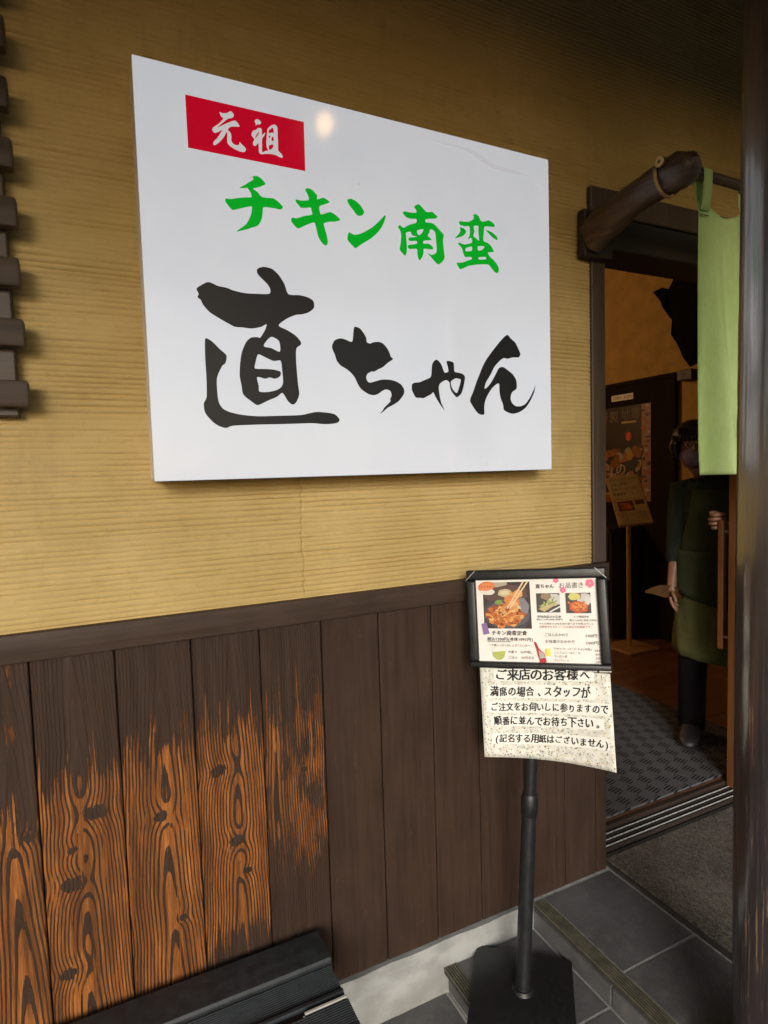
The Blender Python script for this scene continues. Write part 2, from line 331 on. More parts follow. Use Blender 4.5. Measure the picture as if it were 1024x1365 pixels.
GLYPHS = {  # outlines of the sign characters on the sign face, millimetres (x, z)
  'gen': [[(285.8,2396.2),(290.9,2394.8),(300.6,2396.6),(310.5,2403.0),(315.6,2400.0),(317.5,2395.4),(313.5,2389.8),(304.1,2385.8),(296.5,2379.0),(287.3,2369.9),(278.9,2360.6),(288.0,2366.9),(301.2,2375.3),(317.8,2384.7),(325.0,2381.2),(329.1,2374.5),(322.2,2372.7),(310.7,2370.2),(304.8,2365.8),(302.9,2361.0),(308.4,2355.5),(309.6,2347.9),(309.3,2339.9),(313.0,2333.6),(320.3,2331.9),(327.0,2334.8),(327.2,2340.1),(333.6,2335.3),(340.0,2330.2),(341.4,2325.7),(337.0,2320.4),(328.0,2319.9),(315.0,2322.9),(303.9,2328.6),(300.1,2334.9),(300.8,2349.2),(300.3,2357.0),(293.3,2344.5),(283.1,2331.4),(273.2,2322.8),(269.2,2323.1),(270.3,2329.6),(278.7,2339.1),(284.7,2349.0),(290.0,2358.7),(280.9,2352.1),(272.8,2348.9),(268.3,2353.4),(270.1,2359.2),(280.0,2367.6),(288.4,2376.4),(293.5,2383.8),(288.2,2388.9)]],
  'so': [[(365.3,2396.4),(371.3,2399.0),(377.1,2396.5),(379.1,2393.0),(375.0,2388.4),(370.0,2388.3),(365.9,2383.7),(366.6,2388.2),(364.2,2392.2)],[(360.9,2372.2),(366.0,2374.9),(372.1,2380.2),(378.1,2380.7),(380.1,2376.3),(379.6,2366.5),(387.9,2373.9),(385.0,2366.0),(379.6,2357.6),(378.9,2342.1),(378.7,2328.3),(387.0,2332.7),(393.1,2335.2),(389.9,2341.1),(389.2,2350.6),(391.1,2367.2),(393.4,2382.3),(397.0,2387.1),(403.3,2392.9),(410.3,2395.7),(415.4,2393.5),(416.9,2387.3),(416.6,2372.6),(416.9,2356.3),(416.6,2339.8),(423.3,2333.8),(426.9,2328.7),(425.6,2325.2),(419.4,2325.3),(410.9,2328.1),(398.8,2328.5),(385.0,2325.8),(375.6,2323.3),(371.2,2327.6),(371.2,2340.6),(370.7,2346.9),(363.6,2339.0),(358.6,2340.4),(358.5,2346.0),(361.7,2353.1),(358.5,2357.3),(355.4,2361.4),(357.3,2368.2)],[(373.8,2372.0),(370.6,2364.6),(365.2,2357.4),(363.2,2356.3),(366.3,2362.9),(370.8,2369.8)],[(396.2,2379.7),(404.8,2387.7),(407.3,2386.6),(407.4,2377.2),(402.6,2376.5),(396.0,2374.1)],[(395.4,2368.1),(399.1,2368.1),(396.1,2361.5)],[(403.6,2368.2),(406.9,2365.7),(406.7,2358.8),(401.5,2358.7)],[(395.3,2346.0),(403.2,2350.6),(405.7,2349.1),(404.6,2344.0),(399.2,2338.4),(395.2,2337.2)]],
  'chi': [[(354.3,2270.2),(361.2,2273.1),(367.9,2272.7),(376.2,2267.7),(383.5,2259.2),(373.8,2252.6),(363.4,2247.5),(354.0,2243.8),(363.0,2238.5),(373.6,2228.9),(386.4,2228.6),(400.3,2229.8),(410.5,2225.2),(418.9,2218.3),(423.1,2214.0),(417.6,2207.3),(404.5,2207.7),(389.0,2207.7),(376.0,2205.6),(374.3,2193.1),(371.5,2179.5),(366.7,2169.0),(359.6,2161.4),(347.6,2156.3),(335.6,2150.5),(323.7,2146.1),(312.0,2142.3),(324.0,2152.9),(334.4,2161.7),(341.6,2173.4),(347.3,2187.2),(349.6,2203.0),(337.8,2200.3),(322.6,2194.7),(306.7,2188.9),(301.1,2191.3),(294.9,2198.3),(289.6,2205.4),(291.5,2211.7),(300.4,2211.6),(315.3,2216.0),(333.7,2220.7),(349.2,2224.0),(348.5,2232.8),(341.4,2242.6),(333.0,2241.2),(323.0,2240.1),(335.0,2248.3),(347.0,2257.6),(355.7,2264.0)]],
  'ki': [[(479.0,2264.1),(489.2,2267.5),(498.2,2264.3),(505.3,2257.9),(508.8,2253.4),(508.5,2245.4),(523.6,2251.6),(532.8,2248.9),(540.1,2243.7),(526.7,2236.8),(513.4,2229.5),(516.1,2212.0),(529.7,2216.7),(541.2,2221.0),(554.2,2216.2),(566.3,2206.7),(553.7,2200.5),(538.4,2197.7),(523.1,2191.6),(525.5,2180.0),(529.6,2165.0),(531.9,2149.8),(528.7,2141.1),(521.2,2141.5),(512.2,2150.6),(506.2,2163.5),(503.1,2178.4),(498.9,2190.1),(484.0,2184.1),(469.2,2176.0),(458.1,2170.2),(449.3,2175.6),(441.7,2184.5),(443.8,2192.9),(455.4,2193.3),(473.8,2201.2),(494.1,2207.7),(493.5,2214.4),(491.4,2223.4),(478.2,2220.8),(467.3,2219.6),(460.3,2225.2),(454.3,2232.6),(456.3,2236.8),(467.9,2235.7),(486.6,2240.1),(485.8,2250.4)]],
  'n': [[(586.3,2256.6),(596.2,2261.4),(606.8,2259.1),(618.4,2252.2),(626.0,2243.8),(631.2,2234.9),(626.4,2227.1),(618.3,2223.6),(610.5,2225.5),(602.0,2234.7),(591.7,2245.3)],[(588.4,2180.1),(601.9,2175.9),(615.8,2179.6),(634.0,2189.3),(652.5,2201.7),(671.3,2218.8),(687.2,2235.6),(690.6,2233.4),(685.6,2219.2),(676.9,2203.5),(664.2,2188.2),(647.5,2173.4),(629.1,2161.1),(614.8,2151.2),(604.7,2144.0),(595.1,2150.3),(583.8,2161.1),(585.2,2172.7)]],
  'nan': [[(773.0,2270.9),(786.2,2279.1),(796.9,2272.9),(809.7,2262.9),(825.2,2266.2),(834.0,2262.0),(842.3,2256.4),(835.9,2250.1),(822.5,2248.1),(806.9,2243.9),(806.7,2236.4),(820.0,2237.5),(833.2,2234.8),(844.2,2226.0),(860.7,2212.4),(858.1,2198.8),(859.7,2176.3),(862.1,2153.8),(854.2,2141.4),(841.6,2133.3),(830.6,2140.4),(817.6,2152.0),(810.0,2158.9),(822.1,2155.4),(835.7,2161.8),(838.2,2173.4),(836.6,2195.8),(834.9,2214.4),(828.4,2220.0),(819.5,2220.6),(817.0,2211.8),(811.3,2203.5),(818.9,2198.1),(822.7,2193.5),(809.8,2191.2),(798.8,2188.4),(798.1,2180.9),(811.8,2183.1),(822.8,2178.9),(827.5,2173.9),(824.7,2169.8),(811.4,2169.0),(798.6,2167.9),(797.9,2157.0),(793.1,2145.2),(785.3,2137.1),(781.1,2143.7),(779.2,2154.6),(778.0,2165.2),(759.0,2162.1),(753.0,2164.1),(751.5,2168.5),(755.0,2172.1),(777.8,2178.1),(777.3,2184.9),(759.6,2182.5),(754.1,2185.4),(756.0,2190.6),(770.7,2193.8),(780.5,2197.0),(768.6,2197.2),(763.3,2200.5),(761.4,2205.7),(753.8,2204.7),(747.3,2201.0),(748.0,2187.3),(748.9,2169.1),(748.5,2154.3),(743.4,2143.5),(735.1,2148.9),(728.0,2157.1),(731.2,2174.0),(733.3,2192.6),(730.5,2205.0),(724.4,2212.3),(729.9,2218.0),(740.3,2212.8),(752.2,2220.0),(767.4,2226.8),(778.3,2231.2),(779.0,2240.6),(761.3,2238.8),(748.6,2241.4),(739.3,2250.0),(745.8,2254.7),(759.6,2254.1),(778.6,2256.5),(778.8,2263.6)],[(780.3,2211.8),(799.2,2218.2),(796.1,2210.3),(790.5,2203.4),(782.8,2201.0)]],
  'ban': [[(955.8,2278.5),(963.0,2281.5),(973.7,2277.4),(980.6,2265.8),(993.9,2266.8),(1006.2,2271.6),(1020.8,2266.9),(1026.8,2260.0),(1023.0,2256.4),(1008.3,2255.3),(992.4,2252.9),(989.7,2239.8),(987.9,2214.2),(1002.4,2210.3),(1014.5,2202.0),(1021.6,2189.1),(1009.2,2186.6),(1001.8,2183.6),(1008.9,2173.7),(1021.1,2166.3),(1033.2,2154.9),(1038.5,2143.5),(1034.0,2133.1),(1025.4,2134.0),(1013.2,2143.6),(1003.6,2152.3),(981.6,2150.6),(957.4,2146.2),(935.9,2140.3),(912.1,2129.1),(904.1,2135.5),(899.7,2144.6),(914.9,2146.8),(931.5,2153.3),(948.2,2160.2),(946.0,2165.8),(927.0,2163.4),(921.4,2172.3),(917.0,2185.3),(904.5,2196.1),(911.5,2198.4),(925.5,2196.0),(949.3,2204.1),(948.4,2216.5),(936.4,2212.0),(942.6,2221.5),(944.1,2235.2),(942.0,2246.5),(926.7,2244.3),(912.7,2246.0),(909.4,2254.2),(919.9,2255.7),(938.7,2257.6),(950.7,2263.2),(958.0,2270.1)],[(956.3,2248.6),(971.9,2251.9),(971.5,2237.3),(973.4,2212.2),(963.9,2217.7),(954.9,2222.3),(958.3,2235.4)],[(930.0,2187.0),(949.0,2193.7),(948.8,2182.6),(929.8,2178.8)],[(969.4,2197.0),(991.2,2199.9),(983.7,2190.1),(970.3,2185.4)],[(971.1,2168.0),(994.2,2171.8),(994.1,2165.5),(972.2,2162.2)],[(912.5,2239.3),(924.2,2238.1),(932.2,2230.7),(926.1,2222.1),(914.2,2214.7),(895.6,2208.8),(906.2,2219.3),(913.4,2228.9)],[(997.0,2243.8),(1010.4,2242.8),(1025.1,2237.0),(1034.8,2228.5),(1033.4,2222.4),(1022.4,2225.8),(1010.2,2233.0)]],
  'nao': [[(356.1,2065.0),(371.8,2071.3),(390.4,2069.0),(405.6,2057.3),(419.0,2037.6),(427.7,2014.7),(455.2,2015.3),(476.4,2012.1),(489.4,2004.7),(490.5,1989.2),(476.7,1977.1),(460.0,1971.0),(443.5,1968.1),(420.5,1956.9),(400.6,1940.1),(421.6,1930.8),(442.7,1918.7),(453.8,1905.7),(453.5,1898.7),(442.2,1889.4),(440.4,1863.4),(441.6,1828.9),(443.3,1801.3),(445.1,1780.4),(436.2,1761.1),(427.0,1756.3),(416.5,1764.1),(404.0,1783.4),(390.1,1773.7),(368.7,1764.6),(343.9,1753.1),(330.5,1760.3),(310.9,1776.5),(307.8,1796.4),(304.5,1819.6),(306.7,1846.2),(311.9,1873.0),(323.0,1897.0),(335.3,1907.8),(350.8,1909.5),(355.9,1908.5),(368.0,1926.8),(372.4,1940.9),(359.6,1933.9),(337.9,1928.3),(316.7,1929.1),(298.7,1929.2),(287.1,1934.1),(264.1,1945.5),(244.4,1956.8),(230.8,1971.5),(225.7,1982.5),(218.9,1987.6),(222.1,1995.0),(217.8,2006.0),(230.1,2015.9),(243.3,2023.1),(256.1,2020.1),(264.6,2016.7),(284.9,2014.5),(299.4,2010.1),(326.2,2006.9),(353.6,2008.2),(381.6,2011.0),(384.6,2021.8),(377.9,2033.2),(364.5,2045.1),(355.7,2054.6)],[(363.8,1892.9),(373.0,1905.3),(383.7,1912.8),(400.9,1903.8),(401.7,1879.1),(380.9,1886.6),(366.3,1888.1)],[(349.0,1870.2),(362.6,1866.0),(384.9,1857.0),(402.6,1858.7),(405.2,1837.6),(406.6,1810.2),(402.5,1798.1),(390.8,1789.8),(369.5,1784.3),(348.7,1784.4),(347.6,1797.8),(343.9,1816.2),(350.2,1818.2),(363.9,1814.7),(374.5,1818.5),(386.6,1815.6),(399.3,1821.9),(401.5,1832.3),(385.8,1836.7),(364.8,1837.4),(340.7,1837.3),(342.0,1849.7)],[(230.8,1895.6),(236.3,1898.3),(247.2,1891.9),(262.6,1876.6),(276.7,1863.7),(273.6,1846.2),(265.7,1839.2),(253.1,1812.5),(252.3,1781.3),(254.5,1758.4),(262.9,1743.8),(279.0,1735.8),(305.4,1730.2),(342.8,1727.4),(388.2,1729.0),(446.0,1731.6),(468.3,1736.2),(490.9,1740.1),(532.7,1735.7),(546.9,1721.5),(537.6,1713.2),(508.7,1710.4),(474.9,1712.6),(437.9,1711.2),(387.4,1709.4),(338.5,1708.0),(284.2,1705.2),(269.1,1699.8),(252.9,1704.0),(238.8,1713.8),(223.6,1733.2),(221.4,1754.4),(228.5,1769.2),(230.0,1813.2),(229.3,1852.0)]],
  'ti': [[(594.0,1950.8),(600.4,1952.0),(609.8,1948.8),(619.1,1938.7),(625.9,1927.2),(627.3,1916.4),(636.4,1913.7),(646.3,1917.7),(661.1,1919.3),(672.1,1916.1),(683.0,1905.7),(690.1,1893.9),(693.6,1884.1),(699.7,1878.2),(684.3,1868.1),(671.4,1857.4),(656.3,1850.1),(645.0,1844.0),(637.7,1844.1),(626.5,1837.7),(622.5,1828.8),(625.8,1819.0),(633.1,1816.0),(647.9,1819.9),(667.9,1825.1),(687.9,1825.4),(705.5,1822.1),(720.6,1814.8),(729.3,1802.7),(728.9,1791.3),(720.8,1779.8),(710.2,1769.3),(690.8,1758.8),(680.6,1754.1),(667.7,1743.7),(658.0,1738.0),(666.6,1747.1),(671.8,1755.0),(688.7,1769.9),(688.4,1776.7),(693.0,1785.8),(689.5,1796.9),(677.1,1800.5),(664.4,1795.0),(654.2,1788.0),(641.8,1784.7),(627.2,1787.2),(608.2,1798.7),(599.0,1811.4),(591.2,1827.5),(581.0,1838.9),(569.5,1847.0),(554.5,1854.9),(544.5,1866.2),(540.4,1879.8),(533.0,1898.5),(539.4,1913.8),(548.8,1919.1),(558.1,1921.0),(569.7,1919.0),(582.5,1914.5),(588.5,1917.1),(591.0,1934.5)]],
  'ya': [[(815.1,1867.0),(819.5,1877.6),(828.8,1884.2),(837.8,1879.4),(844.8,1870.2),(849.6,1858.2),(854.5,1850.6),(866.1,1854.6),(864.3,1867.7),(861.0,1881.5),(873.0,1882.2),(882.9,1878.3),(884.1,1865.1),(885.3,1854.6),(901.7,1852.2),(913.3,1848.8),(918.4,1841.9),(917.1,1831.1),(912.4,1813.1),(905.6,1796.9),(892.6,1786.7),(885.3,1790.1),(875.1,1801.3),(870.2,1813.5),(869.4,1824.0),(863.3,1829.9),(856.1,1830.9),(844.6,1825.7),(837.2,1819.3),(834.3,1808.7),(836.5,1791.3),(841.0,1770.4),(850.9,1751.2),(836.8,1766.8),(825.0,1784.0),(817.3,1797.7),(811.0,1792.3),(798.8,1786.7),(787.6,1781.2),(776.6,1781.8),(763.8,1782.3),(757.2,1792.4),(752.6,1802.5),(753.6,1816.2),(761.9,1820.8),(775.8,1822.2),(791.9,1828.9),(808.2,1835.6),(812.4,1842.7)],[(872.5,1824.1),(874.8,1829.5),(887.6,1837.1),(901.3,1835.9),(905.0,1832.4),(900.8,1818.1),(892.9,1799.2),(886.6,1799.0),(876.4,1810.1)]],
  'nn': [[(1055.8,1961.8),(1065.1,1965.2),(1076.7,1955.5),(1090.7,1946.3),(1101.8,1928.9),(1108.7,1914.5),(1101.4,1905.0),(1081.4,1903.9),(1063.0,1899.0),(1050.4,1900.6),(1036.3,1892.4),(1016.6,1873.6),(1005.2,1854.1),(988.4,1831.2),(982.1,1814.3),(988.0,1813.8),(1004.7,1829.6),(1021.7,1854.8),(1033.1,1872.1),(1047.1,1875.0),(1063.7,1866.8),(1080.5,1856.3),(1091.6,1842.0),(1094.2,1828.4),(1092.6,1815.8),(1076.7,1805.0),(1071.3,1788.9),(1076.1,1775.4),(1090.2,1766.6),(1107.5,1766.9),(1125.0,1774.2),(1140.0,1790.8),(1153.6,1812.0),(1161.2,1827.4),(1156.4,1807.5),(1142.8,1783.9),(1124.8,1762.7),(1101.4,1749.6),(1078.4,1744.6),(1060.0,1748.9),(1047.5,1755.5),(1045.0,1770.1),(1037.0,1788.0),(1033.2,1808.2),(1032.8,1827.3),(1023.9,1826.9),(1007.1,1814.0),(993.1,1795.7),(984.5,1779.9),(980.1,1762.0),(980.5,1743.1),(971.5,1740.0),(958.1,1744.9),(943.8,1761.3),(934.1,1776.5),(936.5,1787.5),(944.8,1803.1),(956.1,1829.9),(967.3,1852.4),(978.6,1875.0),(992.5,1895.6),(1014.9,1921.3),(1037.4,1945.0)]],
  'red': [[(214.0,2416.6),(481.7,2417.6),(480.8,2305.7),(214.9,2306.0)]],
  'crease_shade': [[(829.0,2445.2),(933.2,2441.3),(1017.9,2412.5),(1107.3,2410.8),(1155.0,2413.3),(1187.1,2389.9),(1197.6,2358.3),(1192.5,2386.7),(1165.8,2411.1),(1120.6,2419.3),(1030.7,2424.8),(945.4,2451.5)]],
}
# ------------------------------------------------------------------ materials
PAINT_D, PAINT_L = (.032, .0185, .0125), (.052, .0305, .0210)
def mat_ink(name, rough=.5, spec=.4):
    M = Mat(name, rough, spec); n = M.nt.nodes.new('ShaderNodeVertexColor'); n.layer_name = 'ink'
    M.color(n.outputs[0]); return M.m
def mat_stucco():
    M = Mat('ochre_stucco', .9, .15); x, y, z = M.pos()
    a = M.noise(x*160, y*160, z*160, 4, .65); b = M.noise(x*2.2, y*2, z*3.5, 4); c = M.noise(x*26, y*26, z*55, 3)
    col = M.mix(b.step(.35, .7), (.46, .335, .135), (.56, .415, .185))
    col = M.mix((c*.6+a*.4).step(.5, .72)*.40, col, (.36, .25, .095))
    st = (M.noise(x*3.1, 1., z*1.3, 5, .62)*.7+M.noise(x*30, 1., z*9, 3)*.3).step(.52, .68)
    col = M.mix(st*.30, col, (.30, .23, .115)); col = M.mix(M.noise(x*75, 2., z*75, 2).step(.70, .76)*.45, col, (.24, .17, .08))
    M.color(col); M.bump(a*.6+c*.4, .0016, .9); return M.m
def mat_worn(i, xc, h, taper, per, ztop, zbot, amt, knots, x0):
    """brown paint worn down to the orange timber: year rings as a plane cut through a tapering stem"""
    M = Mat('worn_painted_board', .55, .22); x, y, z = M.pos()
    lx = x - x0; s = 3.7*i
    wob = (M.noise(z*2.3+s, 1.0*i, 3.3, 2)-.5)*.034 + (M.noise(z*8+s, 2.0, lx*7, 2)-.5)*.006
    r = ((lx-xc+wob)*(lx-xc+wob) + h*h).sqrt() + z*taper
    core = None
    for kx, kz, kr in knots:
        dx = (lx-kx)/(kr*1.35); dz = (z-kz)/(kr*1.0); d2 = dx*dx+dz*dz
        e = (d2*-.35).exp(); r = r + e*kr*.50
        k = ((d2 + (M.noise(lx*110+s, z*70, 1.7, 3)-.5)*1.3)*-1.0+1.0).step(.45, .6)
        core = k if core is None else core.max(k)
    fine = M.noise(lx*240+s, 5.5, z*7, 4, .6)
    ph = (r/(per*.62) + (fine-.5)*.16).frac()
    late = ph.step(.50, .66)*(1-ph.step(.90, 1.0))*(M.noise(lx*60+s, 8.0, z*3.0, 3)).step(.22, .50)
    streak = M.noise(lx*120+s, 9.1, z*2.2, 4, .66); blot = M.noise(lx*24+s, 4.0, z*9, 5, .62)
    edge = M.noise(lx*55+s, 7.0, z*1.1, 3, .6)
    top = ((ztop + (edge-.5)*.40 + (streak-.5)*.16) - z).step(-.09, .14)
    bot = (z - (zbot + (blot-.5)*.50 + (edge-.5)*.3)).step(-.10, .14)
    wear = top*bot*amt*.92 + (streak-.5)*1.15 + (blot-.5)*1.75-.01
    bare = (wear - late*.88 - .05 - (M.noise(lx*520+s, 3.5, z*9, 2, .6)-.5)*.55).step(.20, .44)
    if core is not None: bare = bare*(1-core)
    grain = M.noise(lx*420, 3.0, z*14, 3, .6)
    tone = M.noise(lx*30+s, 2.0, z*4, 3)
    timber = M.mix((grain*.5+tone*.5).step(.34, .68), (.15, .046, .011), (.42, .155, .036))
    timber = M.mix((M.noise(lx*55+s, 1.0, z*1.1, 3, .6)*.6+blot*.4).step(.50, .64)*.55, timber, (.20, .046, .008))
    grime = (M.noise(lx*22+s, 6.0, z*2.2, 5, .65)*.6+streak*.4).step(.42, .60)*.80
    timber = M.mix(grime, timber, (.075, .030, .011))
    pg = M.noise(lx*70+s, 1.5, z*3, 5, .6)
    paint = M.mix(pg.step(.25, .8), PAINT_D, PAINT_L)
    M.color(M.mix(bare, paint, timber))
    M.bump(late*.6+pg*.35-bare*.6+fine*.5+grain*.3, .0014, 1.); M.rough(bare*.06+pg*.15+.40); return M.m
def mat_painted(seed=0.):
    M = Mat('brown_painted_wood', .55, .22); x, y, z = M.pos(); r = M.rnd()*31+seed
    g = M.noise(x*70+r, y*70, z*3+r, 5, .6, .3); b = M.noise(x*9+r, y*4, z*5, 4)
    col = M.mix((g*.55+b*.45).step(.34, .68), PAINT_D, PAINT_L)
    rub = (M.noise(x*46+r, 2., z*5.5, 4, .65)*.6+M.noise(x*200, 1., z*60, 2)*.4).step(.585, .66)*.5
    col = M.mix(rub, col, (.095, .048, .026))
    chip = M.noise(x*130+r, 2., z*170, 2, .5).step(.765, .80)
    col = M.mix(chip*.7, col, (.20, .13, .09))
    M.color(col); M.bump(g, .0007, .8); M.rough(g*.3+.36); return M.m
def mat_rail():
    M = Mat('brown_painted_rail', .55, .25); x, y, z = M.pos()
    g = M.noise(x*4, y*60, z*80, 5, .6, .3); b = M.noise(x*7, y*4, z*9, 4)
    M.color(M.mix((g*.5+b*.5).step(.35, .68), (.040, .025, .018), (.066, .042, .030)))
    M.bump(g, .0006, .8); M.rough(g*.3+.38); return M.m
def mat_tile(c=(.080, .078, .080), c2=(.130, .127, .130)):
    M = Mat('dark_stone_tile', .45, .5); x, y, z = M.pos(); r = M.rnd()*9
    a = M.noise(x*210, y*210, z*210, 3, .6); b = M.noise(x*6+r, y*6, z*6, 4); d = M.noise(x*24+r, y*24, z*24, 4)
    col = M.mix((a*.5+b*.5).step(.38, .66), c, c2)
    col = M.mix(d.step(.48, .72)*.5, col, (.17, .155, .14))
    col = M.mix(M.noise(x*900, y*900, z*900, 1).step(.68, .74)*.5, col, (.24, .23, .22))
    M.color(col); M.bump(a*.7+d*.3, .0011, .8); M.rough(d*.3+.32); return M.m
def mat_post():
    M = Mat('dark_lacquered_log', .4, 1.); x, y, z = M.pos()
    g = M.noise(x*75, y*75, z*4.0, 5, .65, .3); b = M.noise(x*12, y*12, z*2.5, 4)
    f = M.noise(x*230, y*230, z*9, 3, .6)
    col = M.mix((g*.6+b*.4).step(.36, .66), (.010, .006, .0065), (.034, .020, .020))
    sc = M.noise(x*190+4, y*190, z*5.5, 3, .6).step(.585, .63)*(1-z.step(1.0, 1.30))*M.noise(x*30, y*30, z*6, 3).step(.40, .52)
    col = M.mix(sc*.9, col, (.24, .15, .085))
    crack = M.noise(x*150, y*150, z*2.6, 3, .5).step(.70, .74)
    col = M.mix(crack*.8, col, (.010, .007, .007))
    M.color(col); M.bump(g*.7+f*.45-crack*.9, .0034, 1.); M.rough(g*.3+f*.2+.14); M.b.inputs['Coat Weight'].default_value = 1.; M.b.inputs['Coat Roughness'].default_value = .19; M.b.inputs['Coat IOR'].default_value = 2.1; return M.m
def mat_cloth(name, c, c2, scale=900, trans=.0):
    M = Mat(name, .9, .1); x, y, z = M.pos()
    w = ((x*scale).sin()*.5+(z*scale).sin()*.5); b = M.noise(x*7, y*7, z*5, 4); s = M.noise(x*160, y*160, z*40, 3)
    M.color(M.mix((b*.6+s*.4).step(.35, .68), c, c2)); M.bump(w*.3+s*.7, .0005, .8)
    if trans:
        t = M.nt.nodes.new('ShaderNodeBsdfTranslucent'); t.inputs[0].default_value = (*c2, 1)
        mx = M.nt.nodes.new('ShaderNodeMixShader'); mx.inputs[0].default_value = trans
        M.nt.links.new(M.b.outputs[0], mx.inputs[1]); M.nt.links.new(t.outputs[0], mx.inputs[2])
        M.nt.links.new(mx.outputs[0], M.nt.nodes['Material Output'].inputs[0])
    return M.m
def mat_mat():
    M = Mat('ribbed_grey_mat', .85, .2); x, y, z = M.pos()
    px, py = .112, .056
    u = (x*.94+y*.34)/px; v = (y*.94-x*.34)/py
    row = (v*.5).frac(); shift = v._m('FLOOR')*.0
    cell = (u + v._m('FLOOR')*.5).frac()
    hatch = ((v*4.0)+(cell*1.2)).frac().step(.42, .5)*(1-((v*4.0)+(cell*1.2)).frac().step(.86, .94))
    band = cell.step(.20, .26)*(1-cell.step(.62, .70))
    n = M.noise(x*300, y*300, z*10, 3)
    dash = hatch*band
    M.color(M.mix(dash, M.mix(n.step(.3, .7), (.060, .063, .068), (.100, .104, .110)), (.007, .007, .008)))
    M.bump(n*.3-dash, .002, .8); return M.m
def mat_bristle():
    M = Mat('bristle_door_mat', .95, .1); x, y, z = M.pos()
    a = M.noise(x*150, y*95, z*60, 4, .7, 1.2); b = M.noise(x*420, y*420, z*100, 2); c = M.noise(x*5, y*5, 0., 3)
    M.color(M.mix((a*.65+b*.2+c*.15).step(.38, .62), (.045, .042, .038), (.20, .18, .155))); M.bump(a*.7+b*.3, .006, 1.); return M.m
def mat_concrete():
    M = Mat('pale_painted_concrete', .85, .2); x, y, z = M.pos()
    a = M.noise(x*140, y*140, z*140, 4, .65); b = M.noise(x*9, y*9, z*14, 5, .6); d = (M.noise(x*14, 3., z*5, 4)*.6+(.12-z)*2.2).step(.32, .75)
    col = M.mix(b.step(.35, .68), (.265, .268, .258), (.365, .37, .36)); col = M.mix(d*.5, col, (.20, .185, .16))
    M.color(col); M.bump(a*.5+b*.5, .0022, .9); return M.m

m_stucco = mat_stucco(); m_rail = mat_rail(); m_board = mat_painted()
m_tile = mat_tile(); m_concrete = mat_concrete(); m_post = mat_post()
m_grout = plain('pale_grout', (.34, .33, .31), .9, .2, 60, .001)
m_asph = plain('asphalt', (.055, .055, .058), .9, .3, 180, .004)
m_nose = plain('olive_ribbed_nosing', (.105, .095, .066), .5, .25, 40, .0006)
m_darkwood = wood('dark_brown_timber', (.009, .005, .004), (.019, .011, .008), .8, 2, 12, gloss=.15)
m_darkwood_x = wood('dark_brown_beam', (.014, .009, .007), (.036, .022, .016), .55, 0, 12)
m_jamb = wood('brown_jamb_timber', (.050, .032, .025), (.088, .057, .045), .5, 2, 12)
m_log = wood('weathered_log', (.050, .031, .023), (.130, .078, .054), .38, 1, 9, .004)
m_door = wood('orange_brown_door_timber', (.105, .040, .013), (.175, .070, .022), .42, 2, 11)
m_cut = plain('cut_bamboo_end', (.52, .36, .17), .6, .2, 90)
m_bamboo = wood('smoked_bamboo', (.040, .024, .014), (.085, .052, .030), .4, 0, 10)
m_twine = plain('hemp_twine', (.42, .27, .12), .9, .25, 400)
m_noren = mat_cloth('green_linen', (.52, .69, .29), (.64, .80, .38), 1400, .28)
m_black = plain('black_plastic', (.012, .0125, .0135), .42, .25, 60, .0003)
m_bench = plain('black_bench_plastic', (.020, .024, .027), .50, .3, 35, .0004)
m_alu = plain('brushed_aluminium', (.50, .50, .48), .28, .1, 80); 
for n_ in m_alu.node_tree.nodes:
    if n_.type == 'BSDF_PRINCIPLED': n_.inputs['Metallic'].default_value = .45
m_mat = mat_mat(); m_bristle = mat_bristle()
m_rubber = plain('black_rubber_edge', (.030, .028, .027), .7, .2, 60)
m_inwall = plain('ochre_interior_plaster', (.42, .27, .085), .9, .12, 9, .0008)
m_ceil = plain('interior_ceiling_board', (.22, .15, .08), .8, .15, 8)
m_infloor = wood('brown_floor_plank', (.095, .040, .017), (.19, .085, .038), .38, 0, 7)
m_cab = wood('near_black_cabinet_wood', (.012, .007, .006), (.028, .016, .012), .5, 2, 9)
m_soffit = wood('soffit_board', (.030, .020, .013), (.055, .036, .022), .7, 0, 6)
m_frame = wood('lattice_timber', (.040, .026, .018), (.082, .055, .038), .5, 0, 10)
m_paper = plain('white_paper', (.80, .77, .72), .55, .03, 30, .0001)
m_ink = mat_ink('printed_ink'); m_gloss_ink = mat_ink('poster_ink', .4)
m_tan = wood('tan_wood', (.30, .17, .065), (.42, .25, .10), .5, 0, 8)

# ------------------------------------------------------------------ ground and steps
LV1, LV2, FL = .080, .163, .200
struct(MB().box((-400, -800, -.30), (400, -2.6, -.06)).done('street', m_asph))
def tiled(name, x0, x1, y0, y1, zt, xs, ys, zb, gap=.008):
    """a bed of grout with tiles standing 2 mm proud of it"""
    bed = struct(MB().box((x0, y0, zb), (x1, y1, zt-.0016)).done(name, m_grout)); cache = {}
    for a, b in zip(xs[:-1], xs[1:]):
        for c, d in zip(ys[:-1], ys[1:]):
            w, h = round(b-a-gap, 4), round(d-c-gap, 4)
            loc = ((a+b)/2, (c+d)/2, zt-.006 + random.uniform(-.0004, .0004))
            if (w, h) in cache: copy_part(cache[(w, h)], loc, bed)
            else: cache[(w, h)] = MB().box((-w/2, -h/2, -.004), (w/2, h/2, .006), .0012).done('tile', m_tile, bed, loc=loc)
    return bed
ysr = [round(-.012-.33*k, 4) for k in range(8)][::-1]
tiled('lower_paving', -2.2, .876, -2.6, -.012, 0, [.87-.33*k for k in range(10)][::-1], ysr, -.3)
tiled('first_step', .880, 1.212, -2.3, -.012, LV1, [.898, 1.206], [round(-.012-.33*k, 4) for k in range(7)][::-1], -.3)
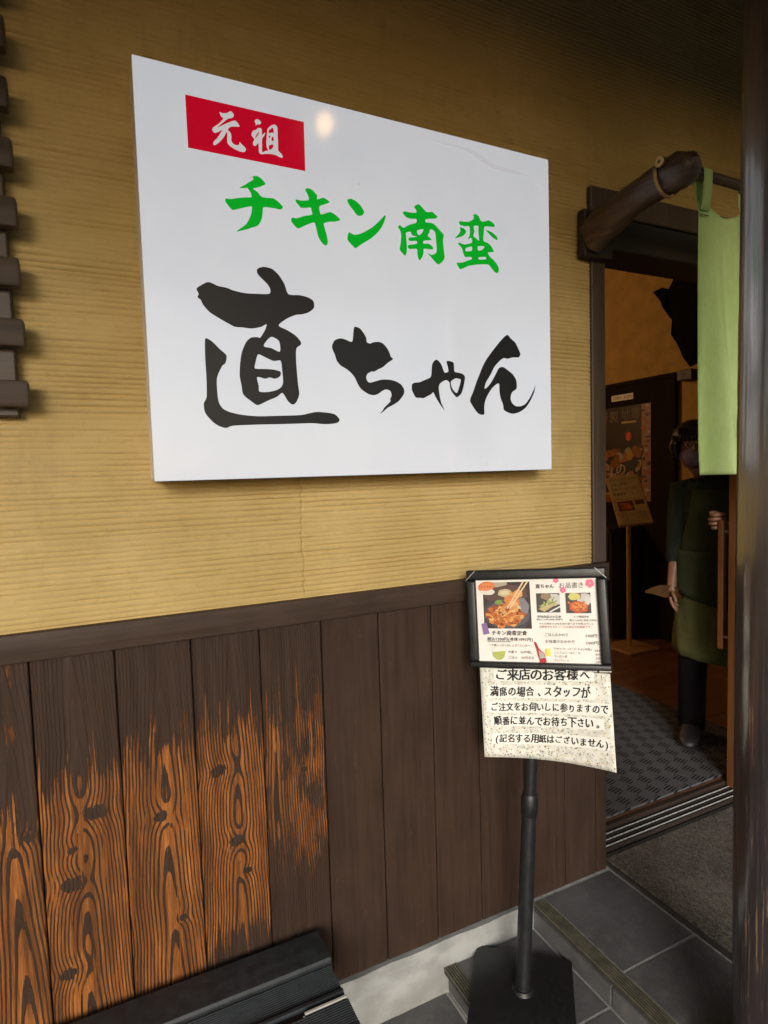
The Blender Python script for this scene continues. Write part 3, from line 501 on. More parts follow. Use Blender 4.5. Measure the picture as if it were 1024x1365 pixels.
tiled('porch_floor', 1.214, 4.2, -2.3, .06, LV2, [1.255, 1.555, 1.885, 2.215, 2.545, 2.875, 3.205, 3.535, 3.865, 4.195], [-2.3, -1.992, -1.662, -1.332, -1.002, -.672, -.342, -.004], -.3)
def riser(x, z0, z1, name):
    p = None
    for k in range(6):
        a, b = -.345-.33*(k-1)-.33, -.345-.33*(k-1)
        if k == 0: a, b = -.343, -.0145
        else: a, b = -.343-.33*k, -.343-.33*(k-1)-.005
        o = MB().box((x-.006, a, z0), (x+.004, b, z1), .001).done('riser_tile', m_tile)
        attach(o, bpy.data.objects[name])
riser(.884, .004, LV1-.020, 'first_step'); riser(1.211, LV1+.003, LV2-.020, 'porch_floor')
m_nose_d = plain('dark_nosing_groove', (.045, .042, .032), .7, .2, 40)
def nosing(x, zt, parent):
    MB().box((x-.012, -2.3, zt-.018), (x+.034, -.013, zt-.0005), .002).done('nosing_base', m_nose_d, bpy.data.objects[parent])
    for k in range(6):
        MB().box((x-.0125+k*.0078, -2.299, zt-.004), (x-.0080+k*.0078, -.0135, zt+.0028), .0010).done('nosing_rib', m_nose, bpy.data.objects[parent])
nosing(.876, LV1, 'first_step'); nosing(1.222, LV2, 'porch_floor')

# ------------------------------------------------------------------ front wall: plinth, boards, rail, combed stucco
wall = thing('front_wall', 'ochre combed stucco wall above brown worn wooden board wainscot', 'wall', (0, 0, 0))
b = MB(); n = 60
prof = [(-.014, -.05), (-.014, .15), (-.010, LV2), (.03, LV2), (.03, -.05)]
b.loft([[(-2.2+k*(1.205+2.2)/n, y-.0025*math.sin(k*1.7)*(z > .1) - .002*random.random(), z) for y, z in prof] for k in range(n+1)])
b.done('concrete_plinth', m_concrete, wall, smooth=35)
MB().box((-2.2, .03, 0), (1.487, .16, 3.55)).done('wall_core', m_inwall, wall)
RAIL0, RAIL1 = 1.200, 1.262
joints = [-2.2+.17*0]
edges = [1.547, 1.498, 1.359, 1.189, 1.018, .857, .686, .517, .349, .180, .010, -.162] + [-.162-.17*k for k in range(1, 10)]
worn = {8: dict(xc=.02, h=.016, taper=.030, per=.0105, ztop=.985, zbot=.34, amt=.78, knots=[], ),
        7: dict(xc=.012, h=.022, taper=.026, per=.0098, ztop=.985, zbot=.24, amt=1.02, knots=[(.035, .657, .017), (-.030, .850, .022), (.062, .57, .014)]),
        }
WB = {  # board index: (left edge, right edge, settings)
 (.349, .517): dict(xc=-.055, h=.012, taper=.016, per=.0105, ztop=.99, zbot=.50, amt=.50, knots=[(.02, .80, .010)]),
 (.180, .349): dict(xc=.010, h=.024, taper=.030, per=.0100, ztop=.975, zbot=.40, amt=1.00, knots=[(-.034, .850, .022), (.004, .657, .020), (.030, .57, .012)]),
 (.010, .180): dict(xc=.012, h=.030, taper=.036, per=.0112, ztop=.955, zbot=.28, amt=1.08, knots=[(-.004, .772, .018), (.035, .50, .012)]),
 (-.162, .010): dict(xc=-.004, h=.026, taper=.034, per=.0108, ztop=.925, zbot=.20, amt=1.10, knots=[(.026, .821, .026), (-.030, .665, .024), (-.026, .745, .012), (-.050, .455, .020)]),
 (-.332, -.162): dict(xc=.036, h=.030, taper=.040, per=.0115, ztop=.83, zbot=.22, amt=.92, knots=[(.06, .80, .014)]),
 (-.502, -.332): dict(xc=.0, h=.030, taper=.030, per=.011, ztop=.80, zbot=.2, amt=.9, knots=[]),
}
for i, (x1, x0) in enumerate(zip(edges[:-1], edges[1:])):
    key = next((k for k in WB if abs(k[0]-x0) < .004 and abs(k[1]-x1) < .004), None)
    m = mat_worn(i, x0=(x0+x1)/2, **WB[key]) if key else m_board
    dy = random.uniform(-.0008, .0008); zb = LV2+.002
    MB().box((x0+.0016, dy, zb), (x1-.0016, .018, RAIL0-.001), .0022).done('board', m, wall)
MB().box((-2.2, .018, LV2), (1.545, .0295, RAIL0)).done('board_backing', m_cab, wall)
b = MB(); b.box((-2.2, -.020, RAIL0), (1.546, .029, RAIL1), .003, 2); b.done('cap_rail', m_rail, wall, smooth=40)

def stucco(name, x0, x1, z0, z1, xs, parent, seed, crack=None):
    zz = [z0]; rr = random.Random(seed); rows = []
    z = z0+.006; k = 0
    while z < z1-.008:
        sp = rr.uniform(.0108, .0150)
        for dz, dep in ((-.0034, 0), (-.0014, .75), (0, 1), (.0013, .55), (.0032, 0)): rows.append((z+dz, dep, k))
        rows.append((z+sp*.5, -.12, k)); z += sp; k += 1
    rows = [(z0, 0, 0)]+rows+[(z1, 0, k)]
    Z = np.array([r[0] for r in rows])[:, None]; D = np.array([r[1] for r in rows])[:, None]; K = np.array([r[2] for r in rows])[:, None].astype(float)
    X = xs[None, :]
    wob = .0046*(vnoise(X*1.6+5, K*.06+3, seed)-.5)+.0016*(vnoise(X*8, K*.9, seed+1)-.5)+.0011*(vnoise(X*30, K*1.7, seed+2)-.5)
    edge = np.minimum(1, np.minimum(Z-z0, z1-Z)/.03)
    dep = np.clip(vnoise(X*5, K*.8, seed+3)*1.15+vnoise(X*24, K*1.3, seed+4)*.75-.30, .12, 1.5)
    dep = dep*np.clip(.55+.75*vnoise(X*1.4+9, K*.21, seed+5), .4, 1.2)
    y = .004+D*dep*.0042+.0020*(vnoise(X*2.5, Z*2.5, seed+6)-.5)+.0007*(vnoise(X*55, Z*70, seed+7)-.5)
    if crack is not None:
        for cz0, cz1, cx, w, d_ in crack:
            c = cx+.012*(vnoise(Z*26, Z*0+3, seed+8)-.5)+.007*(vnoise(Z*90, Z*0+1, seed+9)-.5)
            y = y+d_*np.exp(-((X-c)/w)**2)*((Z > cz0) & (Z < cz1))
    P = np.stack([np.broadcast_to(X, y.shape), y, Z+wob*edge+0*X], -1)
    return grid_mesh(name, P, m_stucco, parent)
xs = np.unique(np.concatenate([np.arange(-2.2, -.4, .06), np.arange(-.4, 1.4872, .0125), np.arange(.455, .49, .0016), [1.488]]))
stucco('stucco', -2.2, 1.488, RAIL1-.002, 3.55, xs, wall, 11, [(1.27, 1.60, .4715, .0016, .0055), (2.42, 3.5, .466, .0012, .0022)])
stucco('header_stucco', 1.488, 3.7, 2.49, 3.55, np.arange(1.488, 3.71, .02), wall, 23)
MB().box((1.487, .03, 2.49), (3.7, .16, 3.55)).done('header_core', m_inwall, wall)
MB().box((3.36, .004, LV2), (6.2, .16, 3.55)).done('far_wall_panel', m_stucco, wall)

# ------------------------------------------------------------------ eaves over the entrance (shade the top of the wall)
ev = thing('eaves', 'brown boarded eaves sheltering the shop entrance', 'roof', (1, -.9, 3.55))
for k in range(22):
    MB().box((-12, -.002-.15*(k+1)+.003, 3.56), (14, -.002-.15*k, 3.58), .002).done('soffit_board', m_soffit, ev)
MB().box((-12, -3.36, 2.95), (14, -3.30, 3.72)).done('shade_fascia', m_darkwood_x, ev)  # unseen front board, hung low to keep sky light off the upper wall
MB().box((-12, -3.4, 3.60), (14, .3, 3.74)).done('roof_deck', m_darkwood_x, ev)

# ------------------------------------------------------------------ interior room seen through the doorway
struct(MB().box((-.4, .165, -.2), (4.3, 4.6, FL-.006)).done('interior_subfloor', m_cab))
fl = struct(MB().box((-.4, .165, FL-.006), (4.0, 4.5, FL-.004)).done('interior_floor', m_cab))
for k in range(29):
    y0 = .168+.15*k
    copy = MB().box((-.38, y0, FL-.004), (4.0, y0+.148, FL), .001).done('floor_plank', m_infloor, fl)
struct(MB().box((4.0, .16, 0), (4.15, 4.6, 3.5)).done('interior_wall_right', m_inwall))
struct(MB().box((-.4, 4.5, 0), (4.0, 4.6, 3.5)).done('interior_wall_back', m_inwall))
struct(MB().box((-.5, .16, 0), (-.4, 4.6, 3.5)).done('interior_wall_left', m_inwall))
struct(MB().box((-.4, .16, 3.42), (4.0, 4.6, 3.5)).done('interior_ceiling', m_ceil))
# ------------------------------------------------------------------ door frame and threshold
df = thing('door_frame', 'dark brown timber door frame with lintel beams around the open entrance', 'door frame', (1.5, .05, LV2))
MB().box((1.489, -.006, RAIL1), (1.548, .03, 2.306), .003).done('jamb', m_jamb, df)
MB().box((1.489, .031, LV2), (1.546, .16, 2.306), .003).done('jamb_lining', m_jamb, df)
MB().box((3.30, -.006, LV2), (3.358, .16, 2.306), .003).done('jamb', m_jamb, df)
MB().box((1.424, -.028, 2.258), (3.40, .15, 2.402), .005).done('lintel', m_darkwood_x, df) if False else None
b = MB(); b.box((1.549, -.004, 2.306), (3.299, .15, 2.410), .004); b.done('lintel', m_darkwood_x, df)
MB().box((1.478, -.016, 2.4105), (3.40, .12, 2.492), .004).done('upper_lintel', m_jamb, df)
MB().box((1.424, -.040, 2.256), (1.5485, -.008, 2.402), .006, 2).done('bracket_block', m_darkwood_x, df)
th = thing('threshold', 'brown wooden threshold with bright metal sliding door tracks', 'threshold', (2.4, .1, LV2))
MB().box((1.547, .058, LV2-.02), (3.30, .164, LV2+.012), .002).done('sill', m_darkwood_x, th)
for k, y in enumerate((.0585, .086, .114)):
    MB().box((1.548, y, LV2+.012), (3.299, y+.012, LV2+.020), .002).done('sill_ridge', m_darkwood_x, th)
    MB().box((1.548, y+.012, LV2+.0125), (3.299, y+.0155, LV2+.0235), .0014).done('track', m_alu, th)
MB().box((1.548, .142, LV2+.012), (3.299, .164, FL+.001), .002).done('inner_sill', m_darkwood_x, th)

# sliding door, half open
sl = thing('sliding_door', 'orange-brown wooden sliding door edge held open by the person', 'door', (2.8, .12, FL))
for x in (2.39, 3.21): MB().box((x, .100, LV2+.022), (x+.075, .136, 2.30), .002).done('stile', m_door, sl)
for z in (LV2+.024, .70, 2.20): MB().box((2.465, .102, z), (3.21, .134, z+.10), .002).done('rail', m_door, sl)
M = Mat('door_glass', .06, .5); M.color((.55, .56, .54)); M.b.inputs['Transmission Weight'].default_value = .9
MB().box((2.465, .116, LV2+.12), (3.21, .120, 2.21)).done('pane', M.m, sl)
for k in range(1, 8):
    x = 2.465+k*.745/8; MB().box((x-.008, .106, .80), (x+.008, .114, 2.20), .001).done('lattice_bar', m_door, sl)
hd = MB().box((2.405, .172, .775), (2.437, .196, 1.34), .004, 2).done('pull_handle', m_door, sl)
for z in (.83, 1.29): MB().tube([(2.421, .136, z), (2.421, .172, z)], .006, 8).done('handle_bolt', m_alu, hd)

# ------------------------------------------------------------------ bracket log, rod and curtain
def log_arm(X, label):
    br = thing('bracket_log', label, 'bracket', (X, 0, 2.3))
    pts = [(0, -.03, 2.318), (0, -.07, 2.336), (0, -.13, 2.352), (0, -.20, 2.364), (0, -.26, 2.372), (0, -.31, 2.377), (0, -.35, 2.379), (0, -.385, 2.372), (0, -.402, 2.366)]
    rad = [(.062, .044), (.058, .044), (.050, .041), (.046, .040), (.045, .040), (.047, .042), (.047, .042), (.038, .034), (.022, .020)]
    b = MB(); b.tube([(X+p[0]+.004*math.sin(i*1.3), p[1], p[2]) for i, p in enumerate(pts)], rad, 20)
    for v in b.bm.verts:
        k = 1+.10*math.sin(v.co.y*38+v.co.x*60)*math.sin(v.co.z*70+v.co.y*20); c0 = Vector((X, v.co.y, 2.36)); v.co = c0+(v.co-c0)*k+Vector((random.uniform(-.0015, .0015), 0, random.uniform(-.0015, .0015)))
    b.done('log', m_log, br, smooth=50); return br
br = log_arm(1.462, 'gnarled brown bracket log jutting out above the doorway, tied to the rod')
b = MB(); ring = []
for k in range(34):
    a = k/33*2*math.pi*2.0; ring.append((1.462+.0465*math.cos(a), -.305-.012*k/33+.004*math.sin(a), 2.377+.054*math.sin(a)))
b.tube(ring, .0022, 6); b.tube([(1.418, -.309, 2.395), (1.414, -.315, 2.36), (1.418, -.322, 2.335), (1.428, -.33, 2.322)], .0022, 6)
b.done('twine', m_twine, br, smooth=True)
rod = thing('curtain_rod', 'dark bamboo rod with pale cut end carrying the green curtain', 'rod', (1.41, -.33, 2.39))
b = MB(); pts, rad = [], []
for k in range(60):
    x = 1.4115+k*(3.40-1.4115)/59; pts.append((x, -.330, 2.402-.006*math.sin((x-1.41)*1.6))); rad.append(.0140+(.0018 if k % 9 == 4 else 0))
b.tube(pts, rad, 14); b.done('bamboo', m_bamboo, rod, smooth=50)
MB().tube([(1.4085, -.330, 2.402), (1.4120, -.330, 2.402)], [.0134, .0138], 16).done('cut_end', m_cut, rod)
b = MB(); b.tube([(1.4075, -.330, 2.402), (1.4086, -.330, 2.402)], .0045, 12); b.done('pith', m_bamboo, rod)
log_arm(3.33, 'plain bracket log at the far end of the bamboo rod')

nr = thing('shop_curtain', 'pale green split shop curtain hanging from the rod over the doorway', 'curtain', (2.3, -.33, 2.4))
def fold(x, z, ph):
    t = (2.30-z)/.74
    return (.040*math.sin(x*31+ph+.9*t)+.022*math.sin(x*67+1.3*ph-1.6*t)+.005*math.sin(x*118+2*ph+2.2*t))*min(1, .18+1.1*t) + .018*t*math.sin(x*6+ph)
def panel(x0, x1, ph):
    nx, nz = 60, 70; P = np.zeros((nz+1, nx+1, 3))
    for j in range(nz+1):
        for i in range(nx+1):
            u = i/nx; t = j/nz; x = x0+(x1-x0)*u
            ztop = 2.322-.030*math.sin(((u-.042)/.916 if .042<u<.958 else 0)*math.pi*2)**2
            z = ztop+(1.553-ztop)*t
            xx = x+.010*t*math.sin(ph+z*4)*(1-u) - .002*math.sin(z*9)
            hem = .0022 if z < 1.588 else 0
            P[j, i] = (xx, -.332+fold(x, z, ph)*min(1, .12+u*6)-hem-(.0012*math.sin(x*420) if z < 1.590 else 0), z)
    o = grid_mesh('panel', P, m_noren, nr)
    md = o.modifiers.new('thick', 'SOLIDIFY'); md.thickness = .0012
    for k in range(3):
        xa = x0+(x1-x0-.036)*k/2; b = MB(); rows = []
        for a in range(0, 13):
            an = math.pi*a/12-.0; c = (0, -.330-.0165*math.cos(an), 2.402+.0165*math.sin(an)); rows.append(c)
        rows = [(0, -.337, 2.300), (0, -.345, 2.35)]+rows+[(0, -.316, 2.35), (0, -.327, 2.300)]
        P2 = np.array([[(xa+.036*i/3, r[1], r[2]) for i in range(4)] for r in rows])
        o2 = grid_mesh('hanging_loop', P2, m_noren, nr); m2 = o2.modifiers.new('thick', 'SOLIDIFY'); m2.thickness = .0012
panel(1.569, 1.99, 2.2); panel(1.995, 2.42, 4.0); panel(2.425, 2.85, 1.0); panel(2.855, 3.27, 5.0)
MB().box((1.563, -.3385, 2.285), (1.60, -.3372, 2.2875)).done('stitch', m_black, nr)

# ------------------------------------------------------------------ foreground log post
pt = thing('log_post', 'dark glossy round log post standing in the foreground at the entrance', 'post', (1.335, -.711, LV2))
b = MB(); rings = []; NZ, NA = 110, 56
for j in range(NZ+1):
    z = LV2+(3.56-LV2)*j/NZ; ring = []
    for i in range(NA):
        a = i*2*math.pi/NA
        r = .085+.0016*math.sin(3*a+z*1.1)+.0010*math.sin(7*a-z*.7)+.0007*math.sin(19*a+math.sin(z*2.3)*2)+.0005*random.uniform(-1, 1)+.002*math.sin(z*1.7)
        ring.append((1.335+r*math.cos(a), -.711+r*math.sin(a), z))
    rings.append(ring)
b.loft(rings); b.done('log', m_post, pt, smooth=60)
MB().box((1.235, -.811, LV2), (1.435, -.611, LV2+.05), .01, 2).done('foot_stone', m_concrete, pt)

# ------------------------------------------------------------------ illuminated sign
sg = thing('shop_sign', 'large white backlit box sign with green and black brush lettering', 'sign', (.665, -.05, 1.58))
X0, X1, Z0, Z1, YF = .1095, 1.2205, 1.5825, 2.4745, -.110
M = Mat('sign_box_metal', .45, .5); x, y, z = M.pos(); nn = M.noise(x*9, y*30, z*9, 4)
M.color(M.mix(nn.step(.3, .7), (.68, .65, .65), (.78, .76, .76))); m_box = M.m
b = MB(); b.box((X0+.002, -.092, Z0+.002), (X1-.002, .012, Z1-.002), .003); b.done('box', m_box, sg)
b = MB()
t = .010
b.box((X0, -.108, Z0), (X0+t, -.0925, Z1), .002); b.box((X1-t, -.108, Z0), (X1, -.0925, Z1), .002)
b.box((X0+t, -.108, Z0), (X1-t, -.0925, Z0+t), .002); b.box((X0+t, -.108, Z1-t), (X1-t, -.0925, Z1), .002)
b.done('rim', m_box, sg)
SIGN_E = .56
def mat_face(name, c, e, rough=.10):
    M = Mat(name, rough, .5); M.color(tuple(v*.42 for v in c)); M.emit(c, e); return M
M = mat_face('lit_white_acrylic', (.80, .81, .84), SIGN_E*.66); x, y, z = M.pos()
nn = M.noise(x*2.2, 0., z*2.6, 3); d2 = M.noise(x*12, 1., z*9, 4)
M.nt.links.new(M.mix((nn*.7+d2*.3).step(.3, .7), (.70, .74, .82), (.77, .80, .86)), M.b.inputs['Emission Color'])
M.bump(M.noise(x*5, 0., z*4, 2), .004, .25)
MB().box((X0+.0005, -.1105, Z0+.0005), (X1-.0005, -.1082, Z1-.0005), .001).done('face', M.m, sg)
m_green = mat_face('lit_green_film', (.004, .40, .020), SIGN_E*.80, .15).m
m_red = mat_face('lit_red_film', (.50, .003, .020), SIGN_E*.85, .15).m
m_white = mat_face('lit_white_film', (.80, .78, .80), SIGN_E*.60, .15).m
m_inkb = plain('black_film', (.0075, .0075, .009), .45, .1, 40, .0001)
def sign_part(key, name, m, parent, y, smooth=True, label=None):
    me = outline_mesh([[(a/1000, c/1000) for a, c in l] for l in GLYPHS[key]], .0003, smooth)
    me.transform(Matrix(((1, 0, 0, 0), (0, 0, -1, y), (0, 1, 0, 0), (0, 0, 0, 1))))
    o = mesh_obj(name, me, m, parent)
    if label: o['label'] = label
    return o
rb = MB().box((.2127, -.1112, 2.3049), (.4830, -.1106, 2.4183)).done('red_panel_edge', m_white, sg)
rd = sign_part('red', 'red_panel', m_red, sg, -.1116, False, 'red panel with white brush characters')
for k in ('gen', 'so'): sign_part(k, 'character', m_white, rd, -.1123)
for k in ('chi', 'ki', 'n', 'nan', 'ban'): sign_part(k, 'character', m_green, sg, -.1112, label='green brush character')
for k in ('nao', 'ti', 'ya', 'nn'): sign_part(k, 'character', m_inkb, sg, -.1112, label='black brush character')
for m_ in (m_green, m_red, m_white): m_.cycles.emission_sampling = 'NONE'
for k, (x_, z_, r_d) in enumerate(((.352, 2.268, .0022), (.618, 2.300, .0020), (.985, 1.602, .0022), (.250, 2.05, .0012), (.80, 1.69, .0013), (1.10, 1.95, .0015), (.45, 1.63, .0014), (.93, 2.36, .0012))):
    MB().tube([(x_, -.1104, z_), (x_, -.1110, z_)], [r_d, r_d*.7], 7).done('dirt_speck', m_box, sg)
sign_part('crease_shade', 'crease_shade_strip', mat_face('crease_shade_strip', (.72, .72, .77), SIGN_E*.66).m, sg, -.1110)  # grey strip painting the shadow line of the bulging film

# ------------------------------------------------------------------ window lattice at the left edge
lt = thing('window_lattice', 'brown wooden window lattice of horizontal slats on the stucco wall', 'lattice', (-.6, -.04, 1.7))
zs = [(1.746, 1.800), (1.868, 1.925), (1.989, 2.048), (2.108, 2.168), (2.224, 2.284), (2.341, 2.402), (2.458, 2.519), (2.575, 2.636)]
for k, (z0, z1) in enumerate(zs):
    MB().box((-1.3, -.062, z0), (-.121-.001*(k % 3), -.028, z1), .006, 2).done('slat', m_frame, lt, smooth=40)
for x in (-.196, -.70, -1.25): MB().box((x, -.0275, 1.728), (x+.052, .006, 2.70), .003).done('stile', m_frame, lt)

# ------------------------------------------------------------------ bench
bn = thing('bench', 'black slatted bench standing against the worn boards', 'bench', (-.3, -.24, 0))
BZ = .355
def slat(y0, y1, z, tilt, ribs):
    """a plank with a rolled front edge, extruded along the wall"""
    pr = [(y0, z-.002), (y0-.004, z+.001)] if False else [(y0, z-.020), (y0, z-.003), (y0-.003, z)]
    w = y0-y1
    if ribs:
        nrb = int(w/.0075)
        for k in range(nrb): 
            yy = y0-.006-(w-.020)*k/nrb; pr += [(yy, z), (yy-.0012, z-.0022), (yy-.0034, z-.0022), (yy-.0046, z)]
    pr += [(y1+.012, z+tilt), (y1+.005, z+tilt-.001), (y1+.001, z+tilt-.006), (y1, z+tilt-.012), (y1+.003, z+tilt-.019), (y1+.010, z+tilt-.022), (y1+.012, z-.024)]
    b = MB(); b.loft([[(x, y, zz) for y, zz in pr] for x in (-1.35, .462, .464)]); b.done('slat', m_bench, bn, smooth=35)
slat(-.026, -.136, BZ+.006, .004, False); slat(-.126, -.224, BZ-.014, .006, True); MB().box((-1.34, -.248, BZ-.034), (.358, -.213, BZ-.017), .002).done('under_rail', m_bench, bn); slat(-.247, -.328, BZ-.004, 0, True); slat(-.334, -.416, BZ-.006, 0, True)
MB().box((.360, -.2445, BZ-.020), (.4630, -.2365, BZ-.0035), .0015).done('metal_strip', plain('pale_strip', (.50, .48, .43), .5), bn)
for x in (-1.20, .26):
    MB().box((x, -.40, BZ-.07), (x+.04, -.04, BZ-.032), .003).done('crossbar', m_bench, bn)
    for y in (-.39, -.08): MB().box((x, y, 0), (x+.04, y+.04, BZ-.07), .003).done('leg', m_bench, bn)

# ------------------------------------------------------------------ menu stand outside
ms = thing('menu_stand', 'black floor stand holding a framed menu and a speckled handwritten notice', 'sign stand', (1.01, -.20, LV1))
BC = Vector((1.065, -.216, 1.174)); yaw, tilt, roll = -.814, .130, .059
r_ = Vector((math.cos(yaw), math.sin(yaw), 0)); n_ = Vector((math.sin(yaw), -math.cos(yaw), 0))
u_ = Vector((0, 0, 1))*math.cos(tilt)-n_*math.sin(tilt)
BR = r_*math.cos(roll)+u_*math.sin(roll); BU = u_*math.cos(roll)-r_*math.sin(roll); BN = BR.cross(BU)   # BN points to the viewer
if BN.dot(CAM_POS-BC) < 0: BN = -BN
def onb(u, v, h=0): return BC+BR*u+BU*v+BN*h
TB = Matrix((BR, BU, BN)).transposed().to_4x4(); TB.translation = BC
W2, H2 = .189, .137
b = MB(); b.box((-W2+.004, -H2+.004, -.016), (W2-.004, H2-.004, -.004), .002); b.done('backing_board', m_black, ms, T=TB)
fr = None
fw_ = .030
def bar(x0, x1, y0, y1, bev): return MB().box((x0, y0, -.012), (x1, y1, .010), bev, 3).done('frame_bar', m_black, ms, smooth=40, T=TB)
bar(-W2, W2, H2-.029, H2, .006); bar(-W2, W2, -H2, -H2+.017, .005); bar(-W2, -W2+.026, -H2+.0175, H2-.0295, .006); bar(W2-.026, W2, -H2+.0175, H2-.0295, .006)
for sx in (-1, 1):
    MB().box((-.0006, -.020, .0095), (.0006, .020, .0106), M=Matrix.Translation((sx*(W2-.014), H2-.015, 0)) @ Matrix.Rotation(R(45)*sx, 4, 'Z')).done('mitre_joint', m_alu, ms, T=TB)
lp = Vector((1.014, -.200, LV1+.024)); lt_ = Vector((1.062, -.207, .99))
def along(t): return lp+(lt_-lp)*t
MB().tube([along(t) for t in (0, .02, .50, .60, .605)], [.0215, .0215, .0205, .0200, .0195], 24).done('lower_pole', m_black, ms, smooth=50)
MB().tube([along(t) for t in (.575, .580, .635, .645)], [.0210, .0232, .0232, .0190], 24).done('collar', m_black, ms, smooth=50)
MB().tube([along(.60), along(1.05)], [.0172, .0172], 24).done('upper_pole', m_black, ms, smooth=50)
MB().box((-.03, -.125, -.032), (.03, -.02, -.0165), .004).done('board_clamp', m_black, ms, T=TB)
TBase = Matrix.Translation((1.008, -.205, LV1)) @ Matrix.Rotation(R(-40), 4, 'Z')
MB().box((-.143, -.143, .0005), (.143, .143, .020), .004, 2).done('base_plate', m_black, ms, smooth=40, T=TBase)
MB().tube([lp+Vector((0, 0, -.006)), lp+Vector((0, 0, .006))], [.032, .027], 24).done('pole_socket', m_black, ms, smooth=50)

# printed menu
sheet = MB().box((-.1635, -.1195, -.0038), (.1625, .1082, -.0028)).done('menu_sheet', m_paper, ms, T=TB)
def mx(cx): return -.164+(cx-115)/745*.326
def my(cy): return .108-(cy-150)/508*.227
p = Print(); K = (.03, .025, .025)
def rect(x0, y0, x1, y1, c): p.rect(mx(x0), my(y1), mx(x1), my(y0), c)
def blob(cx, cy, rx, ry, c, **k): p.blob(mx(cx), my(cy), rx/745*.326, ry/508*.227, c, **k)
def line(s, x0, x1, cy, c=K, bold=.01, h=None, seed=3): 
    V, F = text_line(s, mx(x0), mx(x1), my(cy), bold, .03, seed, size=(h/508*.227 if h else None)); p.text(V, F, c)
def clip_rect_blob(x0, y0, x1, y1, cx, cy, rx, ry, c, **k):
    rr = random.Random(len(p.f)); P = []
    for i in range(16):
        a = i*2*math.pi/16; w = 1+rr.uniform(-.1, .1)
        P.append((mx(min(max(cx+rx*w*math.cos(a), x0), x1)), my(min(max(cy+ry*w*math.sin(a), y0), y1))))
    p.poly(P, c, .3)
# large food photograph
PH = (160, 165, 462, 455); q = lambda *a, **k: clip_rect_blob(*PH, *a, **k)
rect(*PH, (.045, .028, .024)); q(300, 235, 150, 60, (.10, .055, .045)); q(255, 175, 60, 20, (.42, .36, .27)); q(305, 235, 48, 26, (.50, .42, .25)); q(305, 232, 32, 14, (.62, .55, .35))
q(305, 370, 152, 110, (.055, .050, .056)); q(310, 365, 135, 92, (.10, .09, .10)); q(400, 320, 55, 55, (.22, .20, .23)); q(345, 335, 60, 40, (.60, .52, .36))
rr_ = random.Random(5)
for k in range(190):
    a = rr_.uniform(0, 6.28); d = rr_.random()**.5; lump = (math.sin(a*3)*.5+.5)
    c = rr_.choice([(.52, .15, .03), (.62, .22, .05), (.38, .085, .018), (.70, .32, .09), (.26, .05, .012), (.56, .19, .05), (.74, .42, .16)]); w = rr_.uniform(.75, 1.1)
    f = 1-k/230
    q(300+118*d*math.cos(a), 378+64*d*math.sin(a)-10*lump, rr_.uniform(5, 11)+22*f*rr_.random(), rr_.uniform(4, 9)+16*f*rr_.random(), tuple(v*w for v in c))
for k in range(26): q(rr_.uniform(335, 385), rr_.uniform(230, 310), rr_.uniform(5, 16), rr_.uniform(4, 12), rr_.choice([(.60, .22, .06), (.72, .34, .10), (.45, .13, .03)]))
q(260, 290, 26, 14, (.18, .30, .05)); q(345, 280, 46, 34, (.62, .22, .06)); q(385, 240, 30, 26, (.70, .30, .10)); q(355, 300, 26, 18, (.75, .38, .14))
for dx in (0, 26): p.poly([(mx(418+dx), my(163)), (mx(430+dx), my(163)), (mx(318+dx*.6), my(332)), (mx(308+dx*.6), my(330))], (.70, .52, .30))
blob(185, 193, 54, 32, (.62, .17, .05), wob=.05, rot=.15); blob(185, 193, 46, 25, (.72, .23, .08), wob=.05, rot=.15); blob(192, 225, 46, 20, (.70, .66, .60), wob=.06)
blob(185, 193, 46, 25, (.72, .23, .08), wob=.05, rot=.15)
line('おすすめ', 148, 222, 193, (.25, .03, .02), .0)
# title and blossoms
line('直ちゃん', 498, 612, 195, K, .03); line('お品書き', 640, 792, 192, (.10, .09, .09), .0)
for cx, cy, s in ((625, 160, 16), (664, 220, 17), (825, 182, 24)):
    for k in range(5):
        a = k*2*math.pi/5+.3; blob(cx+s*.55*math.cos(a), cy+s*.55*math.sin(a), s*.55, s*.55, (.75, .17, .28), wob=.04, n=10)
    blob(cx, cy, s*.2, s*.2, (.85, .50, .45), n=8)
